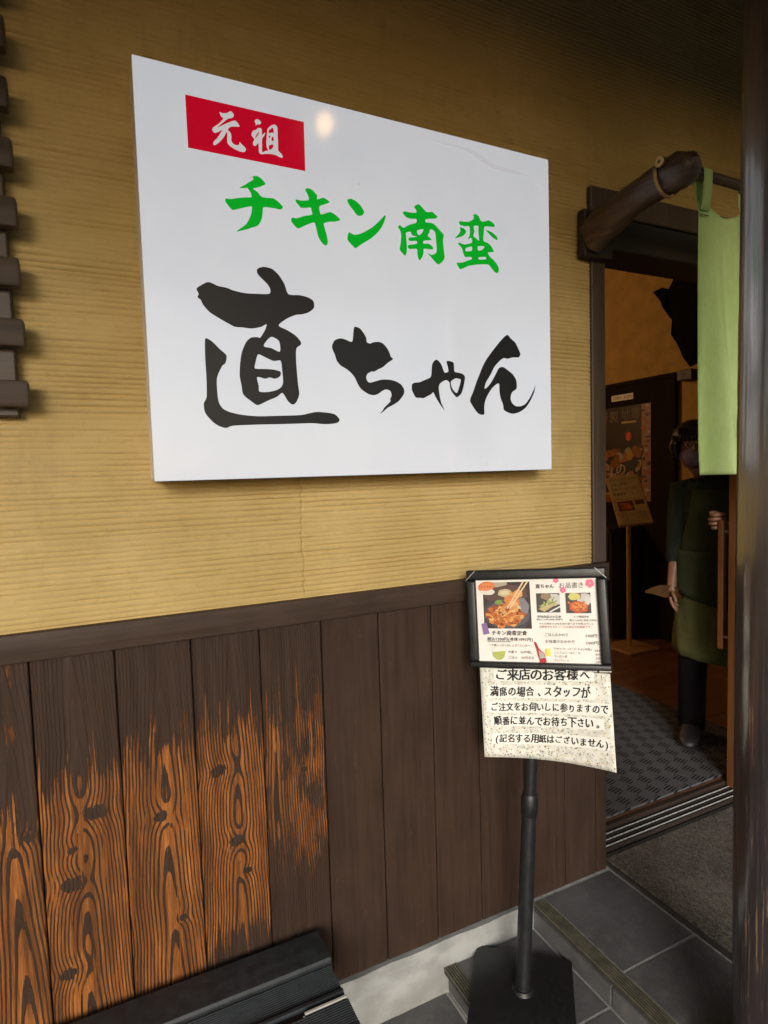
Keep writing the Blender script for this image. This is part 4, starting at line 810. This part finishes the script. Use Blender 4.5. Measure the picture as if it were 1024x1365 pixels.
# two small photographs
for (x0, y0, x1, y1), kind in (((500, 238, 642, 355), 0), ((678, 238, 824, 360), 1)):
    rect(x0, y0, x1, y1, (.065, .060, .058)); q2 = lambda *a: clip_rect_blob(x0, y0, x1, y1, *a)
    q2(x0+110, y0+40, 42, 36, (.55, .54, .50)); q2(x0+60, y0+20, 34, 20, (.28, .20, .12))
    if kind == 0:
        p.poly([(mx(x0+10), my(y1-22)), (mx(x0+95), my(y0+42)), (mx(x0+128), my(y0+62)), (mx(x0+45), my(y1-4))], (.50, .40, .20))
        p.poly([(mx(x0+12), my(y1-40)), (mx(x0+92), my(y0+40)), (mx(x0+112), my(y0+56)), (mx(x0+26), my(y1-28))], (.20, .30, .09))
        for k in range(36): t_ = rr_.random(); q2(x0+22+85*t_+rr_.gauss(0, 6), y1-28-52*t_+rr_.gauss(0, 7), rr_.uniform(3, 8), rr_.uniform(2, 6), rr_.choice([(.30, .36, .12), (.14, .22, .06), (.48, .42, .20), (.60, .50, .28)]))
        p.poly([(mx(x0+70), my(y1-4)), (mx(x0+141), my(y1-40)), (mx(x0+141), my(y1-30)), (mx(x0+85), my(y1-2))], (.70, .68, .62))
    else:
        q2(x0+52, y0+22, 36, 22, (.60, .55, .18)); q2(x0+75, y0+85, 58, 36, (.50, .10, .03)); q2(x0+62, y0+78, 30, 22, (.66, .20, .06)); q2(x0+95, y0+80, 24, 18, (.62, .16, .05)); q2(x0+128, y0+48, 20, 24, (.62, .60, .56))
        for k in range(40): q2(x0+75+rr_.gauss(0, 26), y0+82+rr_.gauss(0, 15), rr_.uniform(3, 9), rr_.uniform(3, 7), rr_.choice([(.62, .18, .05), (.42, .08, .02), (.70, .28, .08)]))
line('若鶏南蛮のみ定食', 500, 645, 381, K, .0); line('税込1100円(本体1000円)', 494, 655, 398, K, .0); line('とり唐揚定食', 718, 808, 381, K, .0); line('税込1100円(本体1000円)', 692, 858, 402, K, .0)
line('※むね肉またはもも肉が選べます特製のタレと', 508, 835, 423, (.20, .09, .06), .0); line('自家製タルタルソースの組合せは抜群です。', 508, 830, 442, (.42, .12, .06), .0)
line('チキン南蛮定食', 205, 432, 482, K, .022); line('税込1200円(本体1091円)', 176, 468, 520, K, .018)
p.poly([(mx(176), my(536)), (mx(326), my(534)), (mx(326), my(537)), (mx(176), my(539))], K)
line('〜お腹いっぱい召し上がりたい方へ〜', 185, 462, 558, (.08, .07, .07), .0); line('大盛り　50円増し', 306, 462, 598, K, .0); line('ごはん　30円引き', 306, 468, 632, K, .0)
line('ごはんおかわり', 540, 682, 490, (.10, .10, .10), .0, 22); line('100円', 778, 850, 494, (.10, .10, .10), .0, 24); line('お味噌汁おかわり', 540, 720, 530, (.10, .10, .10), .0, 22); line('100円', 778, 856, 536, (.10, .10, .10), .0, 24)
for k, (s, w) in enumerate((('アサヒスーパードライ(中瓶)', 815), ('ノンアルコールビール', 748), ('ウーロン茶', 668), ('りんごジュース', 676), ('ジンジャーエール', 702))):
    line(s, 588, w, 574+k*22.5, (.08, .07, .07), .0, 17); line(('600円', '400円', '200円', '200円', '200円')[k], 830, 884, 580+k*22.5, (.12, .10, .10), .0, 18)
# rice bowl, bottle, tumbler, purple tab
blob(247, 590, 44, 24, (.78, .76, .68), wob=.03); p.poly([(mx(204+3), my(600)), (mx(292), my(592)), (mx(280), my(632)), (mx(258), my(648)), (mx(232), my(646)), (mx(214), my(630))], (.42, .46, .12))
p.poly([(mx(a), my(c)) for a, c in ((470, 534), (484, 536), (500, 575), (530, 600), (543, 655), (506, 662), (490, 610), (486, 580))], (.42, .02, .03))
p.poly([(mx(a), my(c)) for a, c in ((496, 585), (526, 600), (534, 628), (502, 636))], (.42, .40, .36))
rect(541, 574, 569, 618, (.72, .66, .12)); p.poly([(mx(145), my(425)), (mx(178), my(418)), (mx(194), my(486)), (mx(155), my(494))], (.23, .14, .34))
p.done('printed_menu', lambda a, c, h: onb(a, c, -.0028+h), m_ink, sheet, .00002)
del p

# handwritten notice hanging under the frame
def nsurf(u, v, h=0.):
    s = (u+.163)/.346; t = (-.137-v)/.250
    off = -.030*math.sin(math.pi*min(max(s, 0), 1))*t + .016*t*s*s - .006*t
    return onb(u, v-.006*s, .001+off+h)
NU, NV = 30, 20
P = np.array([[tuple(nsurf(-.163+.346*i/NU, -.1375-.249*(j/NV))) for i in range(NU+1)] for j in range(NV+1)])
m_speck = plain('silver_flecked_card', (.62, .61, .54), .45, .06, 60, .0002, c2=(.76, .75, .68))
nt = grid_mesh('notice_sheet', P, m_speck, ms); md = nt.modifiers.new('thick', 'SOLIDIFY'); md.thickness = .0005; md.offset = 1 if BN.dot(Vector(nt.data.polygons[0].normal)) < 0 else -1
def nx(cx): return -.163+(cx-95)/850*.346
def ny(cy, cx=500): return -.137-(cy-97-(cx-95)*.050)/592*.249
p = Print(); rr_ = random.Random(3)
for k in range(1500):
    u, v = rr_.uniform(-.160, .180), rr_.uniform(-.384, -.140); s = rr_.uniform(.0012, .0022)
    c = rr_.choice([(.16, .15, .12), (.28, .26, .22), (.60, .48, .22), (.22, .28, .30), (.75, .73, .66), (.40, .30, .14)])
    p.blob(u, v, s, s, c, n=6, wob=.1, up=.01)
WHT = (.80, .79, .73)
def strip(x0, x1, y, h):
    P = []
    for k in range(13):
        x = x0+(x1-x0)*k/12; P.append((nx(x), ny(y-h/2+(4 if k in (0, 12) else 0), x)))
    for k in range(12, -1, -1):
        x = x0+(x1-x0)*k/12; P.append((nx(x), ny(y+h/2-(4 if k in (0, 12) else 0), x)))
    # split in quads so that it follows the bent sheet
    p.lay += 1
    for k in range(12):
        bse = len(p.v); p.v += [(a, c, p.lay) for a, c in (P[k], P[k+1], P[24-k], P[25-k])]; p.f.append((bse, bse+1, bse+2, bse+3)); p.c.append(WHT)
rows = [('ご来店のお客様へ', 205, 828, 148, 80, 190, 845), ('満席の場合、スタッフが', 158, 818, 258, 88, 140, 850), ('ご注文をお伺いしに参りますので', 158, 922, 360, 78, 130, 930), ('順番に並んでお待ち下さい。', 172, 880, 452, 74, 150, 890), ('(記名する用紙はございません)', 172, 912, 570, 76, 150, 915)]
for s, x0, x1, cy, h, a, c in rows: strip(a, c, cy, h)
p.done('speckled_print', nsurf, m_ink, nt, .00006); lay0 = p.lay+12
for i, (s, x0, x1, cy, h, a, c) in enumerate(rows):
    p = Print(); p.lay = lay0
    V, F = text_line(s, nx(x0), nx(x1), 0, .036, .07, 40+i, size=min((nx(x1)-nx(x0))/len(s)*1.22, .0320))
    V = [(u, v+ny(cy, (u+.163)/.346*850+95), j) for u, v, j in V]; p.text(V, F, (.012, .012, .013)); p.done('handwritten_line', nsurf, m_ink, nt, .00006)
for u in (.17, .135): MB().box((u-.016, -.142, .0102), (u+.014, -.1385, .0108), M=Matrix.Rotation(.02, 4, 'Z')).done('tape', m_alu, ms, T=TB)

# ------------------------------------------------------------------ mats
em = MB(); em.box((1.575, -.78, LV2+.002), (2.95, .035, LV2+.012), .003)
mt = thing('outdoor_mat', 'grey-brown bristly door mat with rubber edge on the porch tiles', 'mat', (2.2, -.4, LV2))
em.done('bristle_pile', m_bristle, mt)
b = MB(); b.box((1.556, -.80, LV2+.0015), (1.5745, .052, LV2+.010), .003); b.box((1.575, .0355, LV2+.0015), (2.97, .052, LV2+.010), .003); b.done('rubber_edge', m_rubber, mt)
o = tag(MB().box((.9, .175, FL+.0005), (2.875, 1.95, FL+.010), .003).done('entrance_mat', m_mat), 'dark grey hatched mat on the floor just inside the doorway', 'mat')

# ------------------------------------------------------------------ interior things
idr = thing('interior_door', 'dark brown interior door leaf on the ochre side wall', 'door', (3.97, 2.3, FL))
MB().box((3.965, 1.676, FL), (3.998, 3.1, 2.246), .003).done('leaf', m_darkwood, idr)
MB().box((3.955, 1.640, FL), (3.997, 1.675, 2.28), .003).done('casing', m_darkwood, idr); MB().box((3.955, 1.676, 2.2465), (3.997, 3.1, 2.28), .003).done('casing', m_darkwood, idr)
npl = MB().box((3.958, 2.034, 2.128), (3.9645, 2.262, 2.178), .002).done('door_plate', m_paper, idr)
p = Print(); V, F = text_line('STAFF ROOM', .02, .21, .025, .0, .01, 5); p.text(V, F, (.05, .04, .04))
p.done('plate_lettering', lambda a, c, h: Vector((3.958-h, 2.262-a, 2.128+c)), m_ink, npl)
ps = tag(MB().box((3.9595, 1.862, 1.297), (3.9640, 2.42, 2.077)).done('poster', plain('dark_poster_paper', (.035, .025, .022), .45)), 'dark food poster with red dot pinned on the interior door', 'poster')
p = Print(); Wp, Hp = .558, .78; rr_ = random.Random(21)
p.rect(0, 0, Wp, Hp, (.028, .020, .020)); p.rect(.47, .0, Wp, Hp, (.30, .17, .09)); p.rect(0, .50, .10, Hp, (.10, .05, .03))
for k in range(70):
    x, y = rr_.uniform(0, .46), rr_.uniform(0, .42)
    p.blob(x, y, rr_.uniform(.02, .07), rr_.uniform(.012, .04), rr_.choice([(.32, .13, .03), (.22, .08, .02), (.40, .22, .07), (.08, .05, .04), (.30, .28, .24)]), rot=rr_.uniform(0, 3))
for k in range(22): p.blob(rr_.uniform(.48, .55), Hp*k/22+.02, rr_.uniform(.01, .03), rr_.uniform(.006, .018), rr_.choice([(.40, .10, .03), (.08, .05, .04), (.45, .36, .2)]))
p.blob(.30, .27, .15, .05, (.04, .04, .045), rot=.3); p.blob(.34, .53, .036, .040, (.42, .02, .015)); p.rect(.27, .64, .42, .655, (.50, .38, .12))
for i, (s, x0, x1, y, c) in enumerate((('特製', .02, .24, .70, (.16, .13, .10)), ('地鶏', .26, .46, .71, (.13, .10, .08)), ('8', .315, .365, .53, (.70, .16, .08)), ('木', .11, .21, .20, (.42, .36, .28)), ('の', .20, .32, .26, (.40, .30, .22)))):
    V, F = text_line(s, x0, x1, y, .02, .02, i); p.text(V, F, c)
p.done('poster_print', lambda a, c, h: Vector((3.9595-h, 2.42-a, 1.297+c)), m_gloss_ink, ps)
cb = thing('low_cabinet', 'near-black low wooden cabinet along the interior side wall', 'cabinet', (3.8, 2.6, FL))
MB().box((3.62, 1.95, FL+.06), (3.953, 4.4, 1.06), .004).done('carcass', m_cab, cb); MB().box((3.58, 1.93, 1.06), (3.953, 4.42, 1.095), .004).done('worktop', m_cab, cb)
MB().box((3.66, 1.97, FL), (3.953, 4.38, FL+.06)).done('kick_base', m_cab, cb)
for k in range(4): MB().box((3.610, 1.97+.6*k, FL+.10), (3.619, 2.54+.6*k, 1.03), .003).done('cabinet_door', m_cab, cb)
m_coal = plain('charred_wood', (.006, .005, .004), .95, .3, 20, .004, spec=.1)
orn = thing('wall_ornament', 'jagged black driftwood ornament hung high on the ochre interior wall', 'ornament', (3.93, 1.5, 2.5))
b = MB(); ol = [(1.78, 2.90), (1.72, 2.92), (1.66, 2.87), (1.60, 2.94), (1.54, 3.02), (1.46, 3.04), (1.36, 2.99), (1.28, 2.90), (1.24, 2.72), (1.30, 2.50), (1.40, 2.34), (1.475, 2.285), (1.52, 2.36), (1.58, 2.47), (1.625, 2.55), (1.64, 2.66), (1.69, 2.76), (1.745, 2.83)]
b.prism(ol, lambda q: Vector((3.90+.02*math.sin(q[0]*31+q[1]*17), q[0], q[1])), lambda q: Vector((3.985, (q[0]-1.5)*.9+1.5, (q[1]-2.7)*.93+2.7)))
b.done('driftwood', m_coal, orn); MB().box((3.90, 1.46, 2.20), (3.998, 1.585, 2.275), .004).done('wall_bracket', m_cab, orn)
# menu stand inside
ims = thing('indoor_menu_stand', 'pale wooden lectern stand with tilted menu cards just inside the entrance', 'menu stand', (3.60, 1.76, FL))
ic = Vector((3.493, 1.66, 1.342)); ya, ti, ro = -.785, .802, .166
r0 = Vector((math.cos(ya), math.sin(ya), 0)); n0 = Vector((math.sin(ya), -math.cos(ya), 0)); u0 = Vector((0, 0, 1))*math.cos(ti)-n0*math.sin(ti)
vr = r0*math.cos(ro)+u0*math.sin(ro); vu = u0*math.cos(ro)-r0*math.sin(ro); vn = vr.cross(vu)
TI = Matrix((vr, vu, vn)).transposed().to_4x4(); TI.translation = ic
SH = Matrix.Shear('XY', 4, (0, 0)); 
MB().box((-.1155, -.2445, -.020), (.1155, .2445, 0), .003).done('board', m_tan, ims, T=TI)
isht = MB().box((-.108, .006, .0005), (.108, .238, .003)).done('menu_card', plain('cream_card', (.40, .31, .15), .6), ims, T=TI)
isht2 = MB().box((-.108, -.238, .0005), (.108, .002, .003)).done('menu_card', plain('tan_card', (.36, .25, .11), .6), ims, T=TI)
for k, (s, w) in enumerate((('本日のおすすめ定食', .12), ('日替り御膳', .02), ('お持ち帰りもできます', .10), ('数量限定です', .06))):
    p = Print(); V, F = text_line(s, -.098, w*.8, .205-k*.050, .01, .03, k, size=.026); p.text(V, F, (.10, .06, .04))
    p.done('card_line', lambda a, c, h: TI @ Vector((a, c, .003+h)), m_ink, isht)
p = Print(); p.rect(-.085, -.115, .02, -.020, (.10, .03, .015)); p.rect(.035, -.065, .095, -.020, (.10, .03, .02))
for k in range(14): p.blob(random.uniform(-.065, 0), random.uniform(-.098, -.038), .018, .012, random.choice([(.45, .12, .03), (.35, .08, .02), (.5, .2, .08)]))
for k in range(5):
    V, F = text_line('定食とり天唐揚', -.085, .09, -.140-.02*k, .01, .03, k, size=.012); p.text(V, F, (.12, .08, .05))
p.done('card_print', lambda a, c, h: TI @ Vector((a, c, .003+h)), m_ink, isht2)
MB().tube([ic+Vector((.03, .03, -.06)), (3.56, 1.72, FL+.02)], .018, 12).done('pole', m_tan, ims, smooth=50)
MB().box((3.42, 1.58, FL+.001), (3.72, 1.86, FL+.022), .004).done('foot', m_tan, ims)

# ------------------------------------------------------------------ lamp under the eaves (its reflection shows in the sign)
lm = thing('eaves_lamp', 'small warm globe lamp hanging under the eaves', 'lamp', (.80, -.80, 2.84))
MB().tube([(.80, -.80, 2.90), (.80, -.80, 3.56)], .004, 8).done('cord', m_black, lm)
MB().tube([(.80, -.80, 2.868), (.80, -.80, 2.912)], [.022, .015], 16).done('socket', m_black, lm, smooth=40)
M = Mat('warm_bulb_glass', .3); M.color((1., .8, .5)); M.emit((1., .60, .23), 10)
MB().ball((.80, -.80, 2.84), (.030, .030, .036), 2).done('bulb', M.m, lm, smooth=True)
il = thing('room_lamp', 'warm paper globe lamp hanging in the dining room', 'lamp', (1.5, 3.1, 2.58))
MB().tube([(1.5, 3.1, 2.70), (1.5, 3.1, 3.42)], .004, 8).done('cord', m_black, il)
M = Mat('warm_paper_globe', .6); M.color((.9, .75, .5)); M.emit((1., .60, .27), 52)
MB().ball((1.5, 3.1, 2.58), .13, 3).done('globe', M.m, il, smooth=True)
# ------------------------------------------------------------------ person in the doorway
def person():
    T = Matrix.Translation((2.723, .427, FL+.010)) @ Matrix.Rotation(R(-50), 4, 'Z')
    Ti = T.inverted()
    pr = thing('person', 'person in dark green apron and face mask opening the sliding door', 'person', (2.723, .427, FL+.010))
    m_skin = plain('skin', (.25, .125, .075), .5, .1, 30, .0003); m_hair = plain('black_hair', (.012, .010, .009), .4, .3, 90, .002, stretch=(1, 1, .2))
    m_shirt = mat_cloth('dark_green_shirt', (.020, .028, .023), (.036, .048, .038)); m_apron = mat_cloth('dark_apron', (.036, .050, .028), (.058, .074, .042))
    m_skirt = mat_cloth('olive_apron_skirt', (.12, .135, .055), (.16, .175, .075)); m_trs = mat_cloth('black_trousers', (.008, .008, .010), (.014, .014, .017))
    m_mask = mat_cloth('violet_face_mask', (.22, .17, .30), (.28, .23, .36)); m_shoe = plain('dark_grey_shoe', (.022, .022, .025), .45, .2, 30)
    hand_r = Ti @ Vector((2.425, .205, 1.335))
    # skeleton: joints (co, radius), edges
    J = {'pel': ((0, 0, .88), .115), 'wst': ((0, .0, 1.02), .105), 'chs': ((-.01, .0, 1.19), .110), 'nck': ((-.045, -.005, 1.315), .048), 'hd0': ((-.085, -.02, 1.385), .060), 'hd1': ((-.100, -.025, 1.46), .086), 'hd2': ((-.102, -.015, 1.535), .074),
         'ls': ((-.145, 0, 1.245), .040), 'le': ((-.172, .02, 1.00), .036), 'lw': ((-.196, -.05, .79), .025), 'lp': ((-.200, -.07, .735), .027),
         'rs': ((.145, 0, 1.245), .040), 're': ((.235, -.03, 1.06), .038),
         'lh': ((-.085, 0, .82), .085), 'lk': ((-.10, -.02, .47), .055), 'la': ((-.105, 0, .10), .028), 'lt': ((-.12, -.11, .026), .012),
         'rh': ((.085, 0, .82), .085), 'rk': ((.11, .0, .47), .055), 'ra': ((.13, .04, .10), .028), 'rt': ((.16, -.06, .026), .012)}
    rw = hand_r+Vector((.045, .055, -.05)); J['rw'] = (tuple(rw), .025); J['rp'] = (tuple(hand_r+Vector((.028, .022, -.012))), .026)
    E = [('pel', 'wst'), ('wst', 'chs'), ('chs', 'nck'), ('nck', 'hd0'), ('hd0', 'hd1'), ('hd1', 'hd2'), ('chs', 'ls'), ('ls', 'le'), ('le', 'lw'), ('lw', 'lp'), ('chs', 'rs'), ('rs', 're'), ('re', 'rw'), ('rw', 'rp'),
         ('pel', 'lh'), ('lh', 'lk'), ('lk', 'la'), ('la', 'lt'), ('pel', 'rh'), ('rh', 'rk'), ('rk', 'ra'), ('ra', 'rt')]
    V = []; RD = []; idx = {}; ED = []
    for k, (c, r) in J.items(): idx[k] = len(V); V.append(c); RD.append(r)
    ED = [(idx[a], idx[b]) for a, b in E]; roots = [idx['pel']]
    def chain(pts, rads):
        b0 = len(V); roots.append(b0)
        for i, (q, r) in enumerate(zip(pts, rads)):
            V.append(tuple(q)); RD.append(r)
            if i: ED.append((b0+i-1, b0+i))
    # relaxed left hand: fingers hang, slightly curled
    base = Vector(J['lp'][0])
    for k in range(4):
        o = Vector((.004*(k-1.5), .016*(k-1.5), -.010)); L = (.066, .076, .072, .056)[k]
        a = base+o; chain([a, a+Vector((.006, -.002, -.45*L)), a+Vector((.016, -.006, -.78*L)), a+Vector((.028, -.008, -1.0*L))], [.0095, .0088, .0080, .0068])
    chain([base+Vector((.004, -.022, .012)), base+Vector((.014, -.040, -.012)), base+Vector((.022, -.046, -.036))], [.0100, .0092, .0075])
    # right hand closed round the pull handle
    hc = hand_r
    for k in range(4):
        z = .026-.0185*k; a = hc+Vector((.030, .018, z)); L = (.9, 1., .96, .82)[k]
        chain([a, a+Vector((-.022, -.022*L, .003)), a+Vector((-.052*L, -.030*L, 0)), a+Vector((-.066*L, -.008, -.003)), a+Vector((-.058*L, .010, -.004))], [.0098, .0095, .0090, .0082, .0070])
    chain([hc+Vector((.020, .030, .020)), hc+Vector((-.012, .030, .036)), hc+Vector((-.036, .020, .034))], [.0105, .0095, .0078])
    me = bpy.data.meshes.new('body'); me.from_pydata(V, ED, []); ob = bpy.data.objects.new('body', me); COL.objects.link(ob)
    sk = ob.modifiers.new('skin', 'SKIN'); sk.use_smooth_shade = True; sb = ob.modifiers.new('sub', 'SUBSURF'); sb.levels = sb.render_levels = 2
    ly = me.skin_vertices[0].data
    for i, r in enumerate(RD): ly[i].radius = (r, r); ly[i].use_root = i in roots
    dg = bpy.context.evaluated_depsgraph_get(); dg.update()
    m2 = bpy.data.meshes.new_from_object(ob.evaluated_get(dg)); bpy.data.objects.remove(ob, do_unlink=True)
    bm = bmesh.new(); bm.from_mesh(m2)
    # face: brow, nose, ears
    hcn = Vector((-.100, -.025, 1.468))
    def bump(c, r, M=None):
        rr = bmesh.ops.create_icosphere(bm, subdivisions=2, radius=1)
        for v in rr['verts']: v.co = Vector((v.co.x*r[0], v.co.y*r[1], v.co.z*r[2]))+Vector(c)
    bump(hcn+Vector((0, -.012, -.034)), (.070, .082, .088)); bump(hcn+Vector((0, -.088, -.018)), (.013, .020, .022)); bump(hcn+Vector((0, -.068, .012)), (.052, .020, .014))
    for s in (-1, 1): bump(hcn+Vector((s*.076, .005, -.012)), (.010, .020, .030))
    bm.to_mesh(m2); bm.free(); m2.materials.clear(); m2.transform(T); m2.shade_smooth(); m2.name = 'body'
    body = mesh_obj('body', m2, m_skin, pr)
    m_eye = plain('dark_eye', (.02, .015, .012), .15, .1); m_sc = plain('eye_white', (.6, .56, .52), .3, .05)
    for s in (-1, 1):
        e = MB().ball(hcn+Vector((s*.030, -.080, .000)), (.013, .006, .006), 2).done('eye', m_sc, body, True, T=T)
        MB().ball(hcn+Vector((s*.030, -.0845, .000)), (.006, .004, .0055), 2).done('iris', m_eye, body, True, T=T)
    # hair: bob cut, cap plus locks
    b = MB(); b.ball(hcn+Vector((0, .014, .030)), (.102, .104, .096), 4)
    for v in b.bm.verts:
        if v.co.y < hcn.y-.035 and v.co.z < hcn.z+.035: v.co.z = hcn.z+.030+.010*math.sin(v.co.x*140); 
        v.co += Vector((.0025*math.sin(v.co.x*210), .0025*math.sin(v.co.z*160+v.co.x*90), 0))
    for s in (-1, 1):
        for k in range(5):
            y = -.045+.028*k; b.tube([hcn+Vector((s*.078, y, .045)), hcn+Vector((s*.092, y, 0)), hcn+Vector((s*.084, y+.004, -.045-.006*k)), hcn+Vector((s*.074, y+.004, -.066))], [(.020, .020), (.019, .019), (.014, .014), (.004, .004)], 8)
    for k in range(9):
        x = -.066+.0165*k; b.tube([hcn+Vector((x*.9, -.050, .075)), hcn+Vector((x, -.080, .048)), hcn+Vector((x*1.03, -.088, .020+.004*(k % 3)))], [.018, .013, .004], 8)
    b.done('hair', m_hair, pr, True, T=T)
    # mask
    rings = []
    for j, (z, w, d) in enumerate(((-.004, .064, .090), (-.028, .073, .102), (-.060, .068, .108), (-.092, .056, .098), (-.116, .038, .074))):
        rings.append([hcn+Vector((w*math.sin(a)*1.06, -d*math.cos(a)+.004, z-.018*abs(math.sin(a))*(j < 2)+.020*abs(math.sin(a))*(j > 2))) for a in [R(-82+164*k/16) for k in range(17)]])
    b = MB(); b.loft(rings, cap=False, closed=False); o = b.done('face_mask', m_mask, pr, True, T=T); md = o.modifiers.new('t', 'SOLIDIFY'); md.thickness = .002
    # shirt: torso and sleeves
    def ell(cx, cy, z, rx, ry, n=24, fold=0., ph=0): return [(cx+rx*math.cos(2*math.pi*k/n)*(1+fold*math.sin(5*k+ph+z*30)), cy+ry*math.sin(2*math.pi*k/n)*(1+fold*math.sin(7*k+ph+z*22)), z) for k in range(n)]
    b = MB(); b.loft([ell(0, 0, z, rx, ry, fold=.02) for z, rx, ry in ((.80, .158, .125), (.90, .150, .118), (1.02, .146, .112), (1.12, .158, .118), (1.22, .172, .115), (1.27, .160, .100), (1.295, .115, .082), (1.318, .078, .068))])
    def sleeve(a, m_, c, r): b.tube([Vector((a.x*.55, 0, 1.262)), a, Vector(a).lerp(Vector(m_), .5)+Vector((0, 0, .006)), m_, Vector(m_).lerp(Vector(c), .55)], r, 16)
    sleeve(Vector((-.150, 0, 1.250)), J['le'][0], J['lw'][0], [.050, .062, .056, .050, .043]); sleeve(Vector((.150, 0, 1.250)), J['re'][0], J['rw'][0], [.050, .062, .056, .050, .043])
    for v in b.bm.verts: v.co += Vector((random.gauss(0, .0012), random.gauss(0, .0012), 0))
    b.done('shirt', m_shirt, pr, True, T=T)
    # apron bib, straps, wrap skirt
    def arc(z, rx, ry, a0, a1, n=20, f=0.): return [(rx*math.sin(R(a0+(a1-a0)*k/n))*(1+f*math.sin(k*1.9+z*20)), -ry*math.cos(R(a0+(a1-a0)*k/n))*(1+f*math.sin(k*2.3+z*17)), z) for k in range(n+1)]
    b = MB(); b.loft([arc(z, rx, ry, -w, w) for z, rx, ry, w in ((.86, .170, .137, 80), (1.02, .158, .124, 70), (1.12, .168, .129, 48), (1.255, .178, .124, 38))], cap=False, closed=False)
    o = b.done('apron_bib', m_apron, pr, True, T=T); md = o.modifiers.new('t', 'SOLIDIFY'); md.thickness = .003
    bb = MB()
    for s in (-1, 1): bb.tube([(s*.095, -.108, 1.250), (s*.085, -.075, 1.312), (s*.062, -.01, 1.338), (s*.05, .06, 1.31)], [(.004, .014)]*4, 8)
    bb.done('strap', m_apron, o, True, T=T)
    b = MB(); rows = []
    for j in range(15):
        t = j/14; zb = .93-.475*t; rows.append([(x*1.0, y, z-.07*t*(k/20)) for k, (x, y, z) in enumerate(arc(zb, .172+.020*t, .140+.022*t, -125, 120, 20, .012+.03*t))])
    b.loft(rows, cap=False, closed=False); o = b.done('apron_skirt', m_skirt, pr, True, T=T); md = o.modifiers.new('t', 'SOLIDIFY'); md.thickness = .003
    b = MB(); rows = []
    for j in range(9):
        t = j/8; row = []
        for k in range(21):
            a = R(-118+236*k/20); zt = .955; zb = .80-.22*(k/20); z = zt+(zb-zt)*t; rx, ry = .181+.014*t, .149+.016*t
            row.append((rx*math.sin(a), -ry*math.cos(a)+.004*math.sin(k*1.3+t*3), z))
        rows.append(row)
    b.loft(rows, cap=False, closed=False); o = b.done('apron_overfold', m_apron, pr, True, T=T); md = o.modifiers.new('t', 'SOLIDIFY'); md.thickness = .003
    # trousers, shoes
    b = MB(); b.loft([ell(0, 0, z, rx, ry) for z, rx, ry in ((.74, .150, .112), (.84, .160, .122), (.92, .150, .118))])
    for s, hp, kn, an in ((-1, 'lh', 'lk', 'la'), (1, 'rh', 'rk', 'ra')):
        h, k_, a = (Vector(J[q][0]) for q in (hp, kn, an)); b.tube([h+Vector((0, 0, .03)), h.lerp(k_, .5), k_, k_.lerp(a, .5), a+Vector((0, -.005, -.055))], [.090, .082, .070, .064, .062], 18)
    b.done('trousers', m_trs, pr, True, T=T)
    for s, an, tt in ((-1, 'la', 'lt'), (1, 'ra', 'rt')):
        a = Vector(J[an][0]); t = Vector(J[tt][0]); d = (t-a); d.z = 0; d.normalize(); sd_ = Vector((-d.y, d.x, 0)); b = MB(); rings = []
        for f, w, hgt in ((-.075, .020, .050), (-.068, .034, .070), (-.03, .042, .100), (.03, .045, .095), (.09, .049, .066), (.14, .046, .045), (.172, .032, .034), (.184, .014, .022)):
            c = Vector((a.x, a.y, 0))+d*f
            rings.append([c+sd_*(w*math.cos(an2))+Vector((0, 0, max(0, hgt*.5+hgt*.5*math.sin(an2)))) for an2 in [2*math.pi*k/16 for k in range(16)]])
        b.loft(rings); b.done('shoe', m_shoe, pr, True, T=T)
    return T
TP = person()
# tan wooden tray edge beside the hanging hand
hb = TP @ Vector((-.200, -.075, .725))
sh = thing('wooden_paddle', 'light brown wooden paddle held low in the hand of the person', 'paddle', hb)
dd = Vector((-.62, .76, .02)).normalized(); uu = Vector((0, 0, 1)); ss = dd.cross(uu).normalized()
b = MB(); ol = [(-.05, -.020), (-.05, .022), (.01, .040), (.05, .038), (.09, .022), (.118, .004), (.118, -.006), (.08, -.010), (.03, -.022)]
b.prism(ol, lambda q: hb+dd*q[0]+uu*(q[1]+.012)+ss*.006, lambda q: hb+dd*q[0]+uu*(q[1]+.012)-ss*.006); b.done('blade', wood('dark_tan_wood', (.055, .027, .010), (.09, .046, .017), .9, 0, 8, gloss=.1), sh)
bpy.data.objects.remove(_to, do_unlink=True)
